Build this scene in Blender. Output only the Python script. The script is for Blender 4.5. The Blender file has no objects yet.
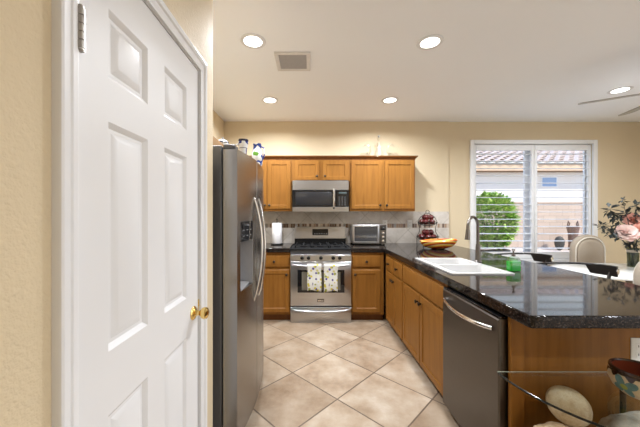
import bpy, bmesh, math, random
from mathutils import Vector, Matrix, Euler
random.seed(7)
sc = bpy.context.scene
COL = sc.collection
PI = math.pi

# ------------------------------------------------------------------ camera, sky, sun, exposure
F, VX, VY, CZ = 284.0, 310.0, 214.0, 1.36
cd = bpy.data.cameras.new('camera'); cam = bpy.data.objects.new('camera', cd); COL.objects.link(cam)
cam.location = (0, 0, CZ); cam.rotation_euler = (PI/2, 0, 0)
cd.sensor_width = 36; cd.lens = F/640*36; cd.clip_start = .02
cd.shift_x = (320-VX)/640; cd.shift_y = (VY-213.5)/640
sc.camera = cam
w = bpy.data.worlds.new('sky'); sc.world = w; w.use_nodes = True
nt = w.node_tree; bg = nt.nodes['Background']
tc = nt.nodes.new('ShaderNodeTexCoord'); sp = nt.nodes.new('ShaderNodeSeparateXYZ'); rp = nt.nodes.new('ShaderNodeValToRGB')
nt.links.new(tc.outputs['Generated'], sp.inputs[0]); nt.links.new(sp.outputs['Z'], rp.inputs[0])
e = rp.color_ramp.elements
e[0].position = .0; e[0].color = (.95, .96, 1, 1); e[1].position = .55; e[1].color = (.28, .50, .95, 1)
x_ = e.new(.22); x_.color = (.80, .90, 1, 1)
nt.links.new(rp.outputs[0], bg.inputs['Color']); bg.inputs['Strength'].default_value = 1.6
sd = bpy.data.lights.new('sun', 'SUN'); sun = bpy.data.objects.new('sun', sd); COL.objects.link(sun)
sd.energy = 5.2; sd.angle = .01; sd.color = (1, .94, .85)
sun.rotation_euler = Vector((-.55, .38, -.74)).to_track_quat('-Z', 'Y').to_euler()
DOWNLIGHT_W = 32.0
vs = sc.view_settings
vs.view_transform = 'Standard'; vs.look = 'None'; vs.gamma = 1; vs.use_curve_mapping = False
vs.exposure = 0.19

def X(px, Y): return (px-VX)*Y/F
def Z(py, Y): return CZ-(py-VY)*Y/F

# ------------------------------------------------------------------ materials
def lin(c):
    return tuple(((v/255)/12.92 if v/255 <= .04045 else ((v/255+.055)/1.055)**2.4) for v in c)
class NT:
    def __init__(s, name):
        s.m = bpy.data.materials.new(name); s.m.use_nodes = True; s.t = s.m.node_tree
        s.b = s.t.nodes['Principled BSDF']; s.out = s.t.nodes['Material Output']
        s.co = s.n('ShaderNodeTexCoord').outputs['Object']
    def n(s, k, **kw):
        o = s.t.nodes.new(k)
        for a, v in kw.items(): setattr(o, a, v)
        return o
    def l(s, a, b): s.t.links.new(a, b)
    def mp(s, scale=(1,1,1), rot=(0,0,0), src=None):
        o = s.n('ShaderNodeMapping'); s.l(src or s.co, o.inputs[0])
        o.inputs['Scale'].default_value = scale; o.inputs['Rotation'].default_value = rot
        return o.outputs[0]
    def noise(s, scale, detail=3, vec=None, rough=.5):
        o = s.n('ShaderNodeTexNoise'); s.l(vec or s.co, o.inputs['Vector'])
        o.inputs['Scale'].default_value = scale; o.inputs['Detail'].default_value = detail; o.inputs['Roughness'].default_value = rough
        return o.outputs['Fac']
    def ramp(s, fac, stops, interp='LINEAR'):
        o = s.n('ShaderNodeValToRGB'); s.l(fac, o.inputs[0]); o.color_ramp.interpolation = interp
        el = o.color_ramp.elements
        while len(el) < len(stops): el.new(.5)
        for q, (p, c) in zip(el, stops): q.position = p; q.color = (*c, 1)
        return o.outputs[0]
    def mix(s, fac, a, b, mode='MIX'):
        o = s.n('ShaderNodeMix', data_type='RGBA', blend_type=mode)
        for v, i in ((fac, 0), (a, 6), (b, 7)):
            if hasattr(v, 'is_linked'): s.l(v, o.inputs[i])
            elif i == 0: o.inputs[0].default_value = v
            else: o.inputs[i].default_value = (*v, 1)
        return o.outputs[2]
    def math(s, op, a, b=None):
        o = s.n('ShaderNodeMath', operation=op)
        for i, v in enumerate((a, b)):
            if v is None: continue
            if hasattr(v, 'is_linked'): s.l(v, o.inputs[i])
            else: o.inputs[i].default_value = v
        return o.outputs[0]
    def xyz(s, vec=None):
        o = s.n('ShaderNodeSeparateXYZ'); s.l(vec or s.co, o.inputs[0]); return o.outputs
    def bump(s, h, strength=.2, dist=.002):
        o = s.n('ShaderNodeBump'); s.l(h, o.inputs['Height']); o.inputs['Strength'].default_value = strength; o.inputs['Distance'].default_value = dist
        s.l(o.outputs[0], s.b.inputs['Normal'])
    def color(s, c):
        if hasattr(c, 'is_linked'): s.l(c, s.b.inputs['Base Color'])
        else: s.b.inputs['Base Color'].default_value = (*c, 1)
    def fin(s, rough=.5, metal=0, **kw):
        s.b.inputs['Roughness'].default_value = rough; s.b.inputs['Metallic'].default_value = metal
        for k, v in kw.items(): s.b.inputs[k.replace('_', ' ')].default_value = v
        return s.m

def plain(name, c, rough=.5, metal=0, var=.08, scale=30, **kw):
    t = NT(name); f = t.noise(scale)
    t.color(t.mix(f, tuple(v*(1-var) for v in c), tuple(min(1, v*(1+var)) for v in c)))
    return t.fin(rough, metal, **kw)
M = {}
t = NT('wall_paint'); t.color(t.mix(t.noise(3), (.66, .55, .375), (.70, .585, .40))); t.bump(t.noise(110, 2), .8, .003); M['wall'] = t.fin(.75)
t = NT('ceiling_paint'); t.color(t.mix(t.noise(2), (.91, .925, .95), (.93, .945, .965))); t.bump(t.noise(60, 2), .25, .002); M['ceiling'] = t.fin(.9)
M['white'] = plain('white_enamel', (.755, .76, .77), .42, var=.015, scale=8)
M['shutter'] = plain('shutter_white', (.80, .81, .82), .35, var=.02, scale=6)
M['ceramic'] = plain('white_ceramic', (.50, .49, .48), .12, var=.02)
M['plastic_white'] = plain('white_plastic', (.78, .77, .74), .35, var=.02)
# diagonal floor tile: joints through A(.2,2.075), side .494
t = NT('travertine_tile'); o = t.xyz()
S_ = .494; r2 = 1/math.sqrt(2)
u = t.math('ADD', t.math('MULTIPLY', t.math('ADD', o[0], o[1]), r2/S_), -((.2+2.085)*r2/S_) + 40)
v = t.math('ADD', t.math('MULTIPLY', t.math('SUBTRACT', o[1], o[0]), r2/S_), -((2.085-.2)*r2/S_) + 40)
def joint(a):
    fr = t.math('FRACT', a); return t.math('MINIMUM', fr, t.math('SUBTRACT', 1.0, fr))
g = t.math('MINIMUM', joint(u), joint(v)); gm = t.math('GREATER_THAN', g, .0105)
cell = t.n('ShaderNodeCombineXYZ'); t.l(t.math('FLOOR', u), cell.inputs[0]); t.l(t.math('FLOOR', v), cell.inputs[1])
wn = t.n('ShaderNodeTexWhiteNoise', noise_dimensions='3D'); t.l(cell.outputs[0], wn.inputs['Vector'])
add = t.n('ShaderNodeVectorMath', operation='MULTIPLY_ADD'); t.l(wn.outputs['Color'], add.inputs[0]); add.inputs[1].default_value = (9, 9, 9); t.l(t.co, add.inputs[2])
cl = t.noise(4.5, 6, add.outputs[0], .65)
base = t.ramp(cl, [(.3, (.235, .165, .108)), (.48, (.325, .248, .175)), (.62, (.38, .308, .232)), (.78, (.45, .385, .315))])
tint = t.ramp(wn.outputs['Value'], [(0, (.84, .80, .76)), (.5, (.97, .96, .95)), (1, (1.06, 1.06, 1.06))])
t.color(t.mix(gm, (.12, .085, .06), t.mix(1.0, base, tint, 'MULTIPLY')))
t.bump(gm, .3, .003); M['floor'] = t.fin(.28, Specular_IOR_Level=.4)
def wood(name, a, b, c, rot, rough=.42):
    t = NT(name); vec = t.mp((14, 14, 1.2), rot)
    f = t.noise(2.2, 5, vec, .6); f2 = t.noise(1.3, 2)
    t.color(t.mix(t.math('MULTIPLY', f2, .5), t.ramp(f, [(.25, a), (.5, b), (.8, c)]), b))
    t.bump(f, .08, .001); return t.fin(rough, Specular_IOR_Level=.15)
M['wood'] = wood('maple_cabinet', (.178, .070, .013), (.240, .101, .019), (.292, .130, .027), (0, 0, 0))
M['wood_h'] = wood('maple_rail', (.178, .070, .013), (.240, .101, .019), (.292, .130, .027), (0, PI/2, 0))
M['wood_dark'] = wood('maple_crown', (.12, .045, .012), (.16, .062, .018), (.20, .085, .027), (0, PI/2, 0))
t = NT('granite'); v1 = t.n('ShaderNodeTexVoronoi'); t.l(t.co, v1.inputs['Vector']); v1.inputs['Scale'].default_value = 160
sepc = t.n('ShaderNodeSeparateColor'); t.l(v1.outputs['Color'], sepc.inputs[0])
c1 = t.ramp(sepc.outputs[0], [(0, (.004, .0035, .0035)), (.5, (.010, .0075, .0065)), (.72, (.030, .020, .015)), (.9, (.06, .042, .034)), (1, (.12, .10, .09))])
t.color(t.mix(t.noise(25, 4), c1, (.010, .008, .007))); M['granite'] = t.fin(.05, Specular_IOR_Level=.2, Coat_Weight=.0, Coat_Roughness=.03)
def steel(name, c, rough, rot=(0, 0, 0), sc_=(3, 3, 220)):
    t = NT(name); f = t.noise(1, 3, t.mp(sc_, rot))
    t.color(t.mix(f, tuple(v*.93 for v in c), tuple(v*1.05 for v in c))); t.bump(f, .03, .0005)
    return t.fin(rough, 1.0)
M['steel'] = steel('brushed_steel', (.52, .52, .53), .28)
M['steel_v'] = steel('brushed_steel_fridge', (.32, .31, .30), .27, sc_=(220, 220, 3))
M['steel_dark'] = steel('dark_steel', (.125, .112, .10), .34)  # on the dishwasher, a dark reflection is put into this colour
M['nickel'] = steel('brushed_nickel', (.20, .18, .165), .28)
M['chrome'] = plain('chrome', (.75, .75, .76), .12, 1.0, .02)
M['brass'] = plain('polished_brass', (.83, .60, .22), .14, 1.0, .05)
M['hinge'] = plain('satin_nickel_hinge', (.42, .40, .37), .35, 1.0)
M['bronze'] = plain('dark_bronze', (.025, .018, .014), .35, .6)
M['case'] = plain('grey_painted_case', (.10, .10, .105), .45, var=.04)
M['black'] = plain('black_enamel', (.009, .009, .0095), .3, Specular_IOR_Level=.25)
M['black_gloss'] = plain('black_glass', (.008, .008, .009), .05, Specular_IOR_Level=.6)
M['iron'] = plain('cast_iron', (.008, .008, .0085), .7, Specular_IOR_Level=.2)
M['rubber'] = plain('black_rubber', (.02, .02, .02), .7)
M['dark_wood'] = plain('black_lacquered_wood', (.012, .010, .009), .3)
M['cream_fabric'] = plain('cream_fabric', (.41, .345, .27), .85, var=.06, scale=90)
M['table_top'] = plain('white_lacquer_table', (.80, .80, .76), .12, var=.02)
M['red_fruit'] = plain('dark_red_skin', (.085, .010, .010), .25, var=.45, scale=18)
M['stem'] = plain('brown_stem', (.10, .05, .02), .7)
M['paper'] = plain('white_paper', (.82, .81, .82), .9, var=.02, scale=60)
M['grille_grey'] = plain('grey_vent_metal', (.42, .40, .39), .5)
M['vent_white'] = plain('white_vent_metal', (.70, .68, .66), .5)
M['block'] = None
t = NT('concrete_block'); bk = t.n('ShaderNodeTexBrick'); t.l(t.mp((1, 1, 1), (PI/2, 0, 0)), bk.inputs['Vector'])
bk.inputs['Color1'].default_value = (.50, .385, .31, 1); bk.inputs['Color2'].default_value = (.56, .435, .35, 1); bk.inputs['Mortar'].default_value = (.38, .29, .235, 1)
bk.inputs['Scale'].default_value = 1; bk.inputs['Brick Width'].default_value = .4; bk.inputs['Row Height'].default_value = .2; bk.inputs['Mortar Size'].default_value = .008
t.color(bk.outputs['Color']); M['block'] = t.fin(.9)
M['gravel'] = plain('pinkish_gravel', (.62, .52, .45), .95, var=.25, scale=25)
M['stucco_white'] = plain('white_stucco', (.82, .78, .74), .9, var=.03)
M['fascia'] = plain('peach_fascia', (.72, .52, .36), .7, var=.03)
M['soffit_shade'] = plain('shaded_soffit', (.25, .16, .09), .8)  # shadow under the eave put into the soffit's brown
t = NT('clay_tile'); t.color(t.mix(t.noise(3, 3), (.52, .40, .35), (.72, .62, .57))); M['roof_tile'] = t.fin(.85)
t = NT('leaf_green'); t.color(t.ramp(t.noise(9, 3), [(.3, (.09, .24, .02)), (.5, (.28, .52, .06)), (.7, (.62, .76, .20))])); M['leaf'] = t.fin(.5)
M['leaf_dark'] = plain('dark_leaf', (.025, .032, .028), .6, var=.4)
M['terra'] = plain('brown_glazed_pot', (.16, .085, .06), .4, var=.2)
M['dark_pot'] = plain('charcoal_pot', (.025, .025, .025), .6)
t = NT('pale_pink_petal'); t.color(t.ramp(t.noise(14, 2), [(.3, (.84, .56, .50)), (.6, (.87, .74, .69))])); M['pink'] = t.fin(.7)
t = NT('coral_petal'); t.color(t.ramp(t.noise(14, 2), [(.3, (.78, .30, .22)), (.65, (.86, .55, .46))])); M['coral'] = t.fin(.7)
def thin_glass(name, tint, rough=.0, refl=1.0, base=.04):
    t = NT(name); tr = t.n('ShaderNodeBsdfTransparent'); tr.inputs[0].default_value = (*tint, 1)
    gl = t.n('ShaderNodeBsdfGlossy'); gl.inputs['Roughness'].default_value = rough
    gl.inputs['Color'].default_value = (refl, refl, refl, 1)
    lw = t.n('ShaderNodeLayerWeight'); lw.inputs[0].default_value = .5
    f5 = t.math('ADD', base, t.math('MULTIPLY', .9, t.math('POWER', lw.outputs['Facing'], 5.0)))
    nz = t.noise(4, 1); f2 = t.math('MULTIPLY', f5, t.math('ADD', .97, t.math('MULTIPLY', nz, .03)))
    mx = t.n('ShaderNodeMixShader'); t.l(f2, mx.inputs[0]); t.l(tr.outputs[0], mx.inputs[1]); t.l(gl.outputs[0], mx.inputs[2])
    t.l(mx.outputs[0], t.out.inputs[0]); t.t.nodes.remove(t.b); return t.m
M['pane'] = thin_glass('window_glass', (.97, .98, .98))
M['table_glass'] = thin_glass('table_glass', (.94, .95, .93))
M['clear_glass'] = thin_glass('clear_glass', (.90, .90, .89), base=.12)
M['glass_edge'] = plain('polished_glass_edge', (.008, .012, .011), .15)
M['vase_glass'] = thin_glass('smoky_vase_glass', (.50, .54, .46))
M['bottle'] = thin_glass('bottle_plastic', (.86, .90, .88), base=.10)
M['soap'] = plain('green_soap', (.005, .40, .015), .15, var=.1)
M['oven_glass'] = plain('oven_window_glass', (.16, .15, .12), .08, var=.25, scale=6)  # lighter tone is a reflection put into the glass colour
def emit(name, c, s):
    t = NT(name); em = t.n('ShaderNodeEmission'); em.inputs[0].default_value = (*c, 1); em.inputs[1].default_value = s
    t.l(em.outputs[0], t.out.inputs[0]); t.t.nodes.remove(t.b); return t.m
M['lamp'] = emit('lamp_lens', (1, .97, .92), 6)
# backsplash
t = NT('stone_backsplash'); o = t.xyz(); s_ = .30
u = t.math('MULTIPLY', t.math('ADD', o[0], o[2]), r2/s_); v = t.math('MULTIPLY', t.math('SUBTRACT', o[2], o[0]), r2/s_)
g = t.math('MINIMUM', joint(t.math('ADD', u, 20)), joint(t.math('ADD', v, 20))); gm = t.math('GREATER_THAN', g, .008)
bs = t.ramp(t.noise(6, 5, None, .6), [(.3, (.48, .43, .37)), (.55, (.62, .57, .51)), (.75, (.72, .68, .63))])
t.color(t.mix(gm, (.33, .29, .24), bs)); M['splash'] = t.fin(.35)
t = NT('mosaic_band_tile'); o = t.xyz()
ux = t.math('MULTIPLY', o[0], 1/.034); fx = joint(ux)
wn = t.n('ShaderNodeTexWhiteNoise', noise_dimensions='1D'); t.l(t.math('FLOOR', ux), wn.inputs['W'])
mc = t.ramp(wn.outputs['Value'], [(0, (.14, .08, .05)), (.18, (.34, .22, .14)), (.36, (.20, .13, .10)), (.52, (.52, .42, .32)), (.72, (.30, .28, .26)), (.84, (.58, .51, .43))], 'CONSTANT')
t.color(t.mix(t.math('GREATER_THAN', fx, .07), (.42, .38, .33), mc)); M['mosaic'] = t.fin(.25)
# towel print
t = NT('floral_towel'); v1 = t.n('ShaderNodeTexVoronoi'); t.l(t.mp((1, .2, 1)), v1.inputs['Vector']); v1.inputs['Scale'].default_value = 26
dm = t.math('LESS_THAN', v1.outputs['Distance'], .40); sepc = t.n('ShaderNodeSeparateColor'); t.l(v1.outputs['Color'], sepc.inputs[0])
fc = t.ramp(sepc.outputs[0], [(0, (.52, .44, .05)), (.28, (.26, .28, .06)), (.46, (.09, .06, .20)), (.66, (.58, .55, .48)), (.82, (.48, .42, .16))], 'CONSTANT')
t.color(t.mix(dm, (.62, .61, .56), fc)); M['towel'] = t.fin(.9)
# striped bowl
t = NT('striped_glass_bowl'); o = t.xyz(t.mp((1, 1, 1), (0, .5, .9)))
f = t.math('FRACT', t.math('MULTIPLY', t.math('ADD', o[1], t.math('MULTIPLY', o[2], 1.6)), 15.0))
t.color(t.ramp(f, [(0, (.62, .09, .02)), (.2, (.85, .38, .03)), (.42, (.80, .55, .10)), (.55, (.70, .62, .30)), (.68, (.60, .20, .03)), (.82, (.25, .02, .02)), (1, (.62, .09, .02))]))
M['bowl'] = t.fin(.12)
# blue-and-white pottery
t = NT('blue_white_pottery'); f = t.noise(16, 1)
t.color(t.ramp(f, [(.0, (.80, .80, .80)), (.52, (.015, .03, .20)), (.60, (.80, .80, .80))], 'CONSTANT')); M['bluewhite'] = t.fin(.15)
t = NT('blue_green_white_pottery'); f = t.noise(13, 1)
t.color(t.ramp(f, [(.0, (.12, .30, .04)), (.36, (.82, .82, .80)), (.52, (.015, .05, .28)), (.62, (.82, .82, .80))], 'CONSTANT')); M['bluegreen'] = t.fin(.15)
M['navy'] = plain('navy_glaze', (.012, .015, .05), .2)
M['tray_wood'] = plain('rough_tray_wood', (.30, .16, .05), .7, var=.2)
# stones
t = NT('egg_stone'); t.color(t.ramp(t.noise(26, 8, None, .8), [(.32, (.26, .17, .09)), (.46, (.48, .38, .24)), (.66, (.60, .51, .37))])); t.bump(t.noise(60, 3), .3, .002); M['egg'] = t.fin(.55)
t = NT('white_rock'); t.color(t.ramp(t.noise(16, 6, None, .7), [(.3, (.30, .26, .22)), (.5, (.52, .49, .44)), (.7, (.66, .64, .60))])); t.bump(t.noise(40, 5), .6, .008); M['rock'] = t.fin(.8)
t = NT('tan_rock'); t.color(t.ramp(t.noise(14, 6, None, .7), [(.3, (.38, .24, .12)), (.5, (.58, .44, .29)), (.7, (.70, .60, .48))])); t.bump(t.noise(40, 5), .6, .008); M['rock_tan'] = t.fin(.8)
t = NT('painted_pot_clay'); t.color(t.mix(t.noise(20, 4), (.52, .40, .24), (.66, .54, .36))); M['pot'] = t.fin(.35)
M['pot_rim'] = plain('dark_brown_glaze', (.035, .014, .008), .2)
M['pot_in'] = plain('red_brown_glaze', (.16, .035, .015), .25)
M['petal_blue'] = plain('blue_green_paint', (.10, .20, .20), .4, var=.5, scale=40)
M['petal_green'] = plain('olive_paint', (.30, .32, .06), .4, var=.3)

# ------------------------------------------------------------------ geometry helpers
def NB(): return bmesh.new()
def box(bm, x0, x1, y0, y1, z0, z1, bev=0, seg=1):
    x0, x1 = sorted((x0, x1)); y0, y1 = sorted((y0, y1)); z0, z1 = sorted((z0, z1))
    vs_ = [bm.verts.new((x, y, z)) for z in (z0, z1) for x, y in ((x0, y0), (x1, y0), (x1, y1), (x0, y1))]
    fs = [bm.faces.new([vs_[i] for i in q]) for q in ((3,2,1,0), (4,5,6,7), (0,1,5,4), (1,2,6,5), (2,3,7,6), (3,0,4,7))]
    if bev:
        es = list({e for f in fs for e in f.edges})
        bmesh.ops.bevel(bm, geom=es, offset=bev, segments=seg, affect='EDGES', clamp_overlap=True)
def ring_bridge(bm, a, b):
    n = len(a)
    for i in range(n):
        try: bm.faces.new((a[i], a[(i+1) % n], b[(i+1) % n], b[i]))
        except ValueError: pass
def loft(bm, rings, cap0=True, cap1=True):
    R = [[bm.verts.new(p) for p in r] for r in rings]
    for a, b in zip(R, R[1:]): ring_bridge(bm, a, b)
    if cap0: bm.faces.new(R[0][::-1])
    if cap1: bm.faces.new(R[-1])
def lathe(bm, c, prof, seg=24, axis='Z', cap0=True, cap1=True):
    c = Vector(c); rings = []
    for r, h in prof:
        ring = []
        for i in range(seg):
            a = 2*PI*i/seg; p = (r*math.cos(a), r*math.sin(a))
            if axis == 'Z': q = Vector((p[0], p[1], h))
            elif axis == 'X': q = Vector((h, p[0], p[1]))
            elif axis == '-X': q = Vector((-h, p[0], p[1]))
            elif axis == '-Y': q = Vector((p[0], -h, p[1]))
            else: q = Vector((p[0], h, p[1]))
            ring.append(c+q)
        rings.append(ring)
    loft(bm, rings, cap0, cap1)
def tube(bm, pts, r, seg=10, caps=True, closed=False, flat=1.0):
    pts = [Vector(p) for p in pts]; n = len(pts)
    rad = r if isinstance(r, (list, tuple)) else [r]*n
    T = []
    for i in range(n):
        if closed: d = pts[(i+1) % n]-pts[i-1]
        else: d = pts[min(i+1, n-1)]-pts[max(i-1, 0)]
        T.append(d.normalized())
    up = Vector((0, 0, 1)) if abs(T[0].z) < .9 else Vector((0, 1, 0))
    N = (up-T[0]*up.dot(T[0])).normalized(); rings = []
    for i in range(n):
        N = (N-T[i]*N.dot(T[i]));
        N = N.normalized() if N.length > 1e-6 else T[i].orthogonal().normalized()
        B = T[i].cross(N)
        rings.append([pts[i]+(N*math.cos(2*PI*k/seg)*flat+B*math.sin(2*PI*k/seg))*rad[i] for k in range(seg)])
    if closed:
        R = [[bm.verts.new(p) for p in q] for q in rings]
        for i in range(n): ring_bridge(bm, R[i], R[(i+1) % n])
    else: loft(bm, rings, caps, caps)
def blob(bm, c, r, rot=(0, 0, 0), seg=20, rings=12, jit=0, egg=0, seed=0):
    c = Vector(c); E = Euler(rot).to_matrix(); rnd = random.Random(seed); top = []
    R = []
    for j in range(1, rings):
        th = PI*j/rings; ring = []
        for i in range(seg):
            a = 2*PI*i/seg; k = 1+rnd.uniform(-jit, jit); q = 1+egg*math.cos(th)
            ring.append(c+E@Vector((r[0]*math.sin(th)*math.cos(a)*k*q, r[1]*math.sin(th)*math.sin(a)*k*q, -r[2]*math.cos(th)*k)))
        R.append(ring)
    V = [[bm.verts.new(p) for p in ring] for ring in R]
    for a, b in zip(V, V[1:]): ring_bridge(bm, a, b)
    p0 = bm.verts.new(c+E@Vector((0, 0, -r[2]))); p1 = bm.verts.new(c+E@Vector((0, 0, r[2])))
    for i in range(seg):
        bm.faces.new((p0, V[0][(i+1) % seg], V[0][i])); bm.faces.new((p1, V[-1][i], V[-1][(i+1) % seg]))
def prism(bm, poly, a, b, axis='Z'):
    def m(p, h): return {'Z': (p[0], p[1], h), 'Y': (p[0], h, p[1]), 'X': (h, p[0], p[1])}[axis]
    loft(bm, [[m(p, a) for p in poly], [m(p, b) for p in poly]])
def nest(bm, mp_, u0, u1, z0, z1, steps, back=True):
    """nested rectangles: steps of (inset, out)"""
    rings = [[mp_(u0+i, o, z0+i), mp_(u1-i, o, z0+i), mp_(u1-i, o, z1-i), mp_(u0+i, o, z1-i)] for i, o in steps]
    loft(bm, rings, back, True)
def mbox(bm, mp_, u0, u1, o0, o1, z0, z1, bev=0):
    a = mp_(u0, o0, z0); b = mp_(u1, o1, z1); box(bm, a[0], b[0], a[1], b[1], a[2], b[2], bev)
def rrect(x0, x1, y0, y1, r, z, n=5):
    out = []
    for cx, cy, a0 in ((x1-r, y1-r, 0), (x0+r, y1-r, PI/2), (x0+r, y0+r, PI), (x1-r, y0+r, 1.5*PI)):
        for k in range(n+1):
            a = a0+PI/2*k/n; out.append((cx+r*math.cos(a), cy+r*math.sin(a), z))
    return out

ORG = {}
def root_org(o):
    while o.parent: o = o.parent
    return ORG.get(o.name, Vector((0, 0, 0)))
def build(name, bm, m, parent=None, label=None, kind=None, smooth=40, bevel=0, local=False, loc=None):
    bmesh.ops.recalc_face_normals(bm, faces=bm.faces)
    if parent is None and loc is None:
        xs = [v.co.x for v in bm.verts]; ys = [v.co.y for v in bm.verts]; zs = [v.co.z for v in bm.verts]
        loc = Vector(((min(xs)+max(xs))/2, (min(ys)+max(ys))/2, min(zs)))
    off = Vector((0, 0, 0)) if local else (root_org(parent) if parent else Vector(loc))
    for v in bm.verts: v.co -= off
    me = bpy.data.meshes.new(name); bm.to_mesh(me); bm.free()
    for p in me.polygons: p.use_smooth = True
    me.set_sharp_from_angle(angle=math.radians(smooth))
    me.materials.append(M[m] if isinstance(m, str) else m)
    o = bpy.data.objects.new(name, me); COL.objects.link(o)
    if parent: o.parent = parent
    else: o.location = loc; ORG[o.name] = Vector(loc)
    if bevel:
        b = o.modifiers.new('edge', 'BEVEL'); b.width = bevel; b.segments = 2; b.limit_method = 'ANGLE'; b.angle_limit = .7
    if label: o['label'] = label
    if kind: o['kind'] = kind
    return o
def tag(o, label, cat, group=None):
    o['label'] = label; o['category'] = cat
    if group: o['group'] = group
    return o
def thing(name, loc, label, cat, group=None):
    o = bpy.data.objects.new(name, None); COL.objects.link(o); o.location = loc; o.empty_display_size = .05
    ORG[o.name] = Vector(loc); return tag(o, label, cat, group)
def dup(root, loc, label=None, rotz=None):
    def cp(o, par):
        c = o.copy(); COL.objects.link(c)
        if par: c.parent = par
        for ch in kids.get(o.name, []): cp(ch, c)
        return c
    kids = {}
    for o in list(COL.objects):
        if o.parent: kids.setdefault(o.parent.name, []).append(o)
    r = cp(root, None); r.location = loc
    if rotz is not None: r.rotation_euler = (0, 0, rotz)
    if label: r['label'] = label
    return r
def struct(name, bm, m, parent=None, **kw):
    o = build(name, bm, m, parent, **kw)
    if not parent: o['kind'] = 'structure'
    return o

# ------------------------------------------------------------------ room shell
CEIL = 2.734; YB = 4.22; XL = -1.275; XR = 4.96; XP = -.53; YP = 1.565; YBK = -1.3
bm = NB(); box(bm, XL-.15, XR+.15, YBK, YB+.2, -.12, 0); struct('floor', bm, 'floor', loc=(0, 0, 0))
bm = NB(); box(bm, XL-.15, XR+.15, YBK, YB+.2, CEIL, CEIL+.15); struct('ceiling', bm, 'ceiling')
bm = NB(); box(bm, XL-.12, XL, YP-.1, YB, 0, CEIL); struct('wall_left', bm, 'wall')
bm = NB(); box(bm, XR, XR+.12, -.2, YB+.17, 0, CEIL); struct('wall_right', bm, 'wall')
bm = NB(); box(bm, XP-.12, 3.0, YBK-.12, YBK, 0, CEIL); box(bm, 3.0, XR+.12, YBK-.12, YBK, 2.35, CEIL); struct('wall_front', bm, 'wall')
# back wall with the window opening
WX0, WX1, WZ0, WZ1 = X(472, YB), X(595, YB), .66, Z(142, YB)
bm = NB(); XJ = 2.06
box(bm, XL-.12, XJ, YB, YB+.15, 0, CEIL)
box(bm, XJ, WX0, YB+.02, YB+.15, 0, CEIL); box(bm, WX1, XR, YB+.02, YB+.15, 0, CEIL)
box(bm, WX0, WX1, YB+.02, YB+.15, 0, WZ0); box(bm, WX0, WX1, YB+.02, YB+.15, WZ1, CEIL)
struct('wall_back', bm, 'wall')
# pantry wall with the door opening; the end is rounded (bullnose)
DY0, DY1, DZ1 = .645, 1.352, 2.04
bm = NB()
box(bm, XP-.12, XP, YBK, DY0-.012, 0, CEIL)
box(bm, XP-.12, XP, DY0-.012, DY1+.012, DZ1+.012, CEIL)
poly = [(XP-.12, DY1+.012), (XP, DY1+.012)] + [(XP-.02+.02*math.cos(a), YP-.02+.02*math.sin(a)) for a in [i*PI/12 for i in range(7)]] + [(XL-.12, YP), (XL-.12, YP-.11), (XP-.12, YP-.11)]
prism(bm, poly, 0, CEIL)
struct('wall_pantry', bm, 'wall')
# casing of the pantry door: stepped profile mitred round the opening
def casing(bm, prof):
    # prof: (dist outward from opening, projection)
    rings = []
    def path(d): return [(DY0-.006-d, 0), (DY0-.006-d, DZ1+.006+d), (DY1+.006+d, DZ1+.006+d), (DY1+.006+d, 0)]
    pts = [[(XP+p, y, z) for y, z in path(d)] for d, p in prof]
    V = [[bm.verts.new(q) for q in r] for r in pts]
    for i in range(len(V)):
        a, b = V[i], V[(i+1) % len(V)]
        for k in range(3): bm.faces.new((a[k], a[k+1], b[k+1], b[k]))
bm = NB(); casing(bm, [(0, 0), (0, .010), (.008, .013), (.018, .013), (.022, .010), (.030, .012), (.036, .018), (.050, .021), (.055, .019), (.057, .014), (.057, 0)])
struct('trim_1', bm, 'white', smooth=25)
bm = NB()
box(bm, XP-.118, XP-.001, DY0-.012, DY0-.003, 0, DZ1+.003); box(bm, XP-.118, XP-.001, DY1+.003, DY1+.012, 0, DZ1+.003); box(bm, XP-.118, XP-.001, DY0-.012, DY1+.012, DZ1+.003, DZ1+.012)
struct('trim_2', bm, 'white')
# six-panel door
door = thing('door_1', (XP-.02, (DY0+DY1)/2, .01), 'white six-panel pantry door with brass knob', 'door'); door['kind'] = 'structure'; del door['category']
XD = XP-.004
def dmap(u, o, z): return (XD+o, u, z)
ys = [DY0, .752, .935, 1.042, 1.228, DY1]
zs = [.012, .21, .825, .995, 1.605, 1.72, 1.905, DZ1]
bm = NB()
for i in range(5):
    for j in range(7):
        if i in (1, 3) and j in (1, 3, 5):
            nest(bm, dmap, ys[i], ys[i+1], zs[j], zs[j+1], [(0, 0), (.006, -.004), (.014, -.011), (.024, -.011), (.042, -.003), (.046, -.002)], False)
        else:
            vs_ = [bm.verts.new(dmap(a, 0, b)) for a, b in ((ys[i], zs[j]), (ys[i+1], zs[j]), (ys[i+1], zs[j+1]), (ys[i], zs[j+1]))]; bm.faces.new(vs_)
bmesh.ops.remove_doubles(bm, verts=bm.verts, dist=1e-5)
bd = [e for e in bm.edges if e.is_boundary]; ex = bmesh.ops.extrude_edge_only(bm, edges=bd)
for v_ in [q for q in ex['geom'] if isinstance(q, bmesh.types.BMVert)]: v_.co.x -= .035
build('door_slab', bm, 'white', door, smooth=20)
ky, kz = 1.296, Z(313, 1.296)
bm = NB(); lathe(bm, (XD, ky, kz), [(.0, 0), (.030, 0), (.031, .004), (.026, .010), (.014, .014), (.011, .024), (.011, .032)], 28, 'X', False, False)
lathe(bm, (XD, ky, kz), [(.011, .030), (.016, .036), (.024, .044), (.027, .054), (.024, .064), (.014, .070), (.001, .071)], 28, 'X', False, True)
build('door_knob', bm, 'brass', door)
bm = NB(); box(bm, XD-.02, XD+.003, DY1-.0, DY1+.004, kz-.03, kz+.03); box(bm, XD-.001, XD+.004, DY1+.001, DY1+.006, kz+.012, kz+.045)
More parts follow.
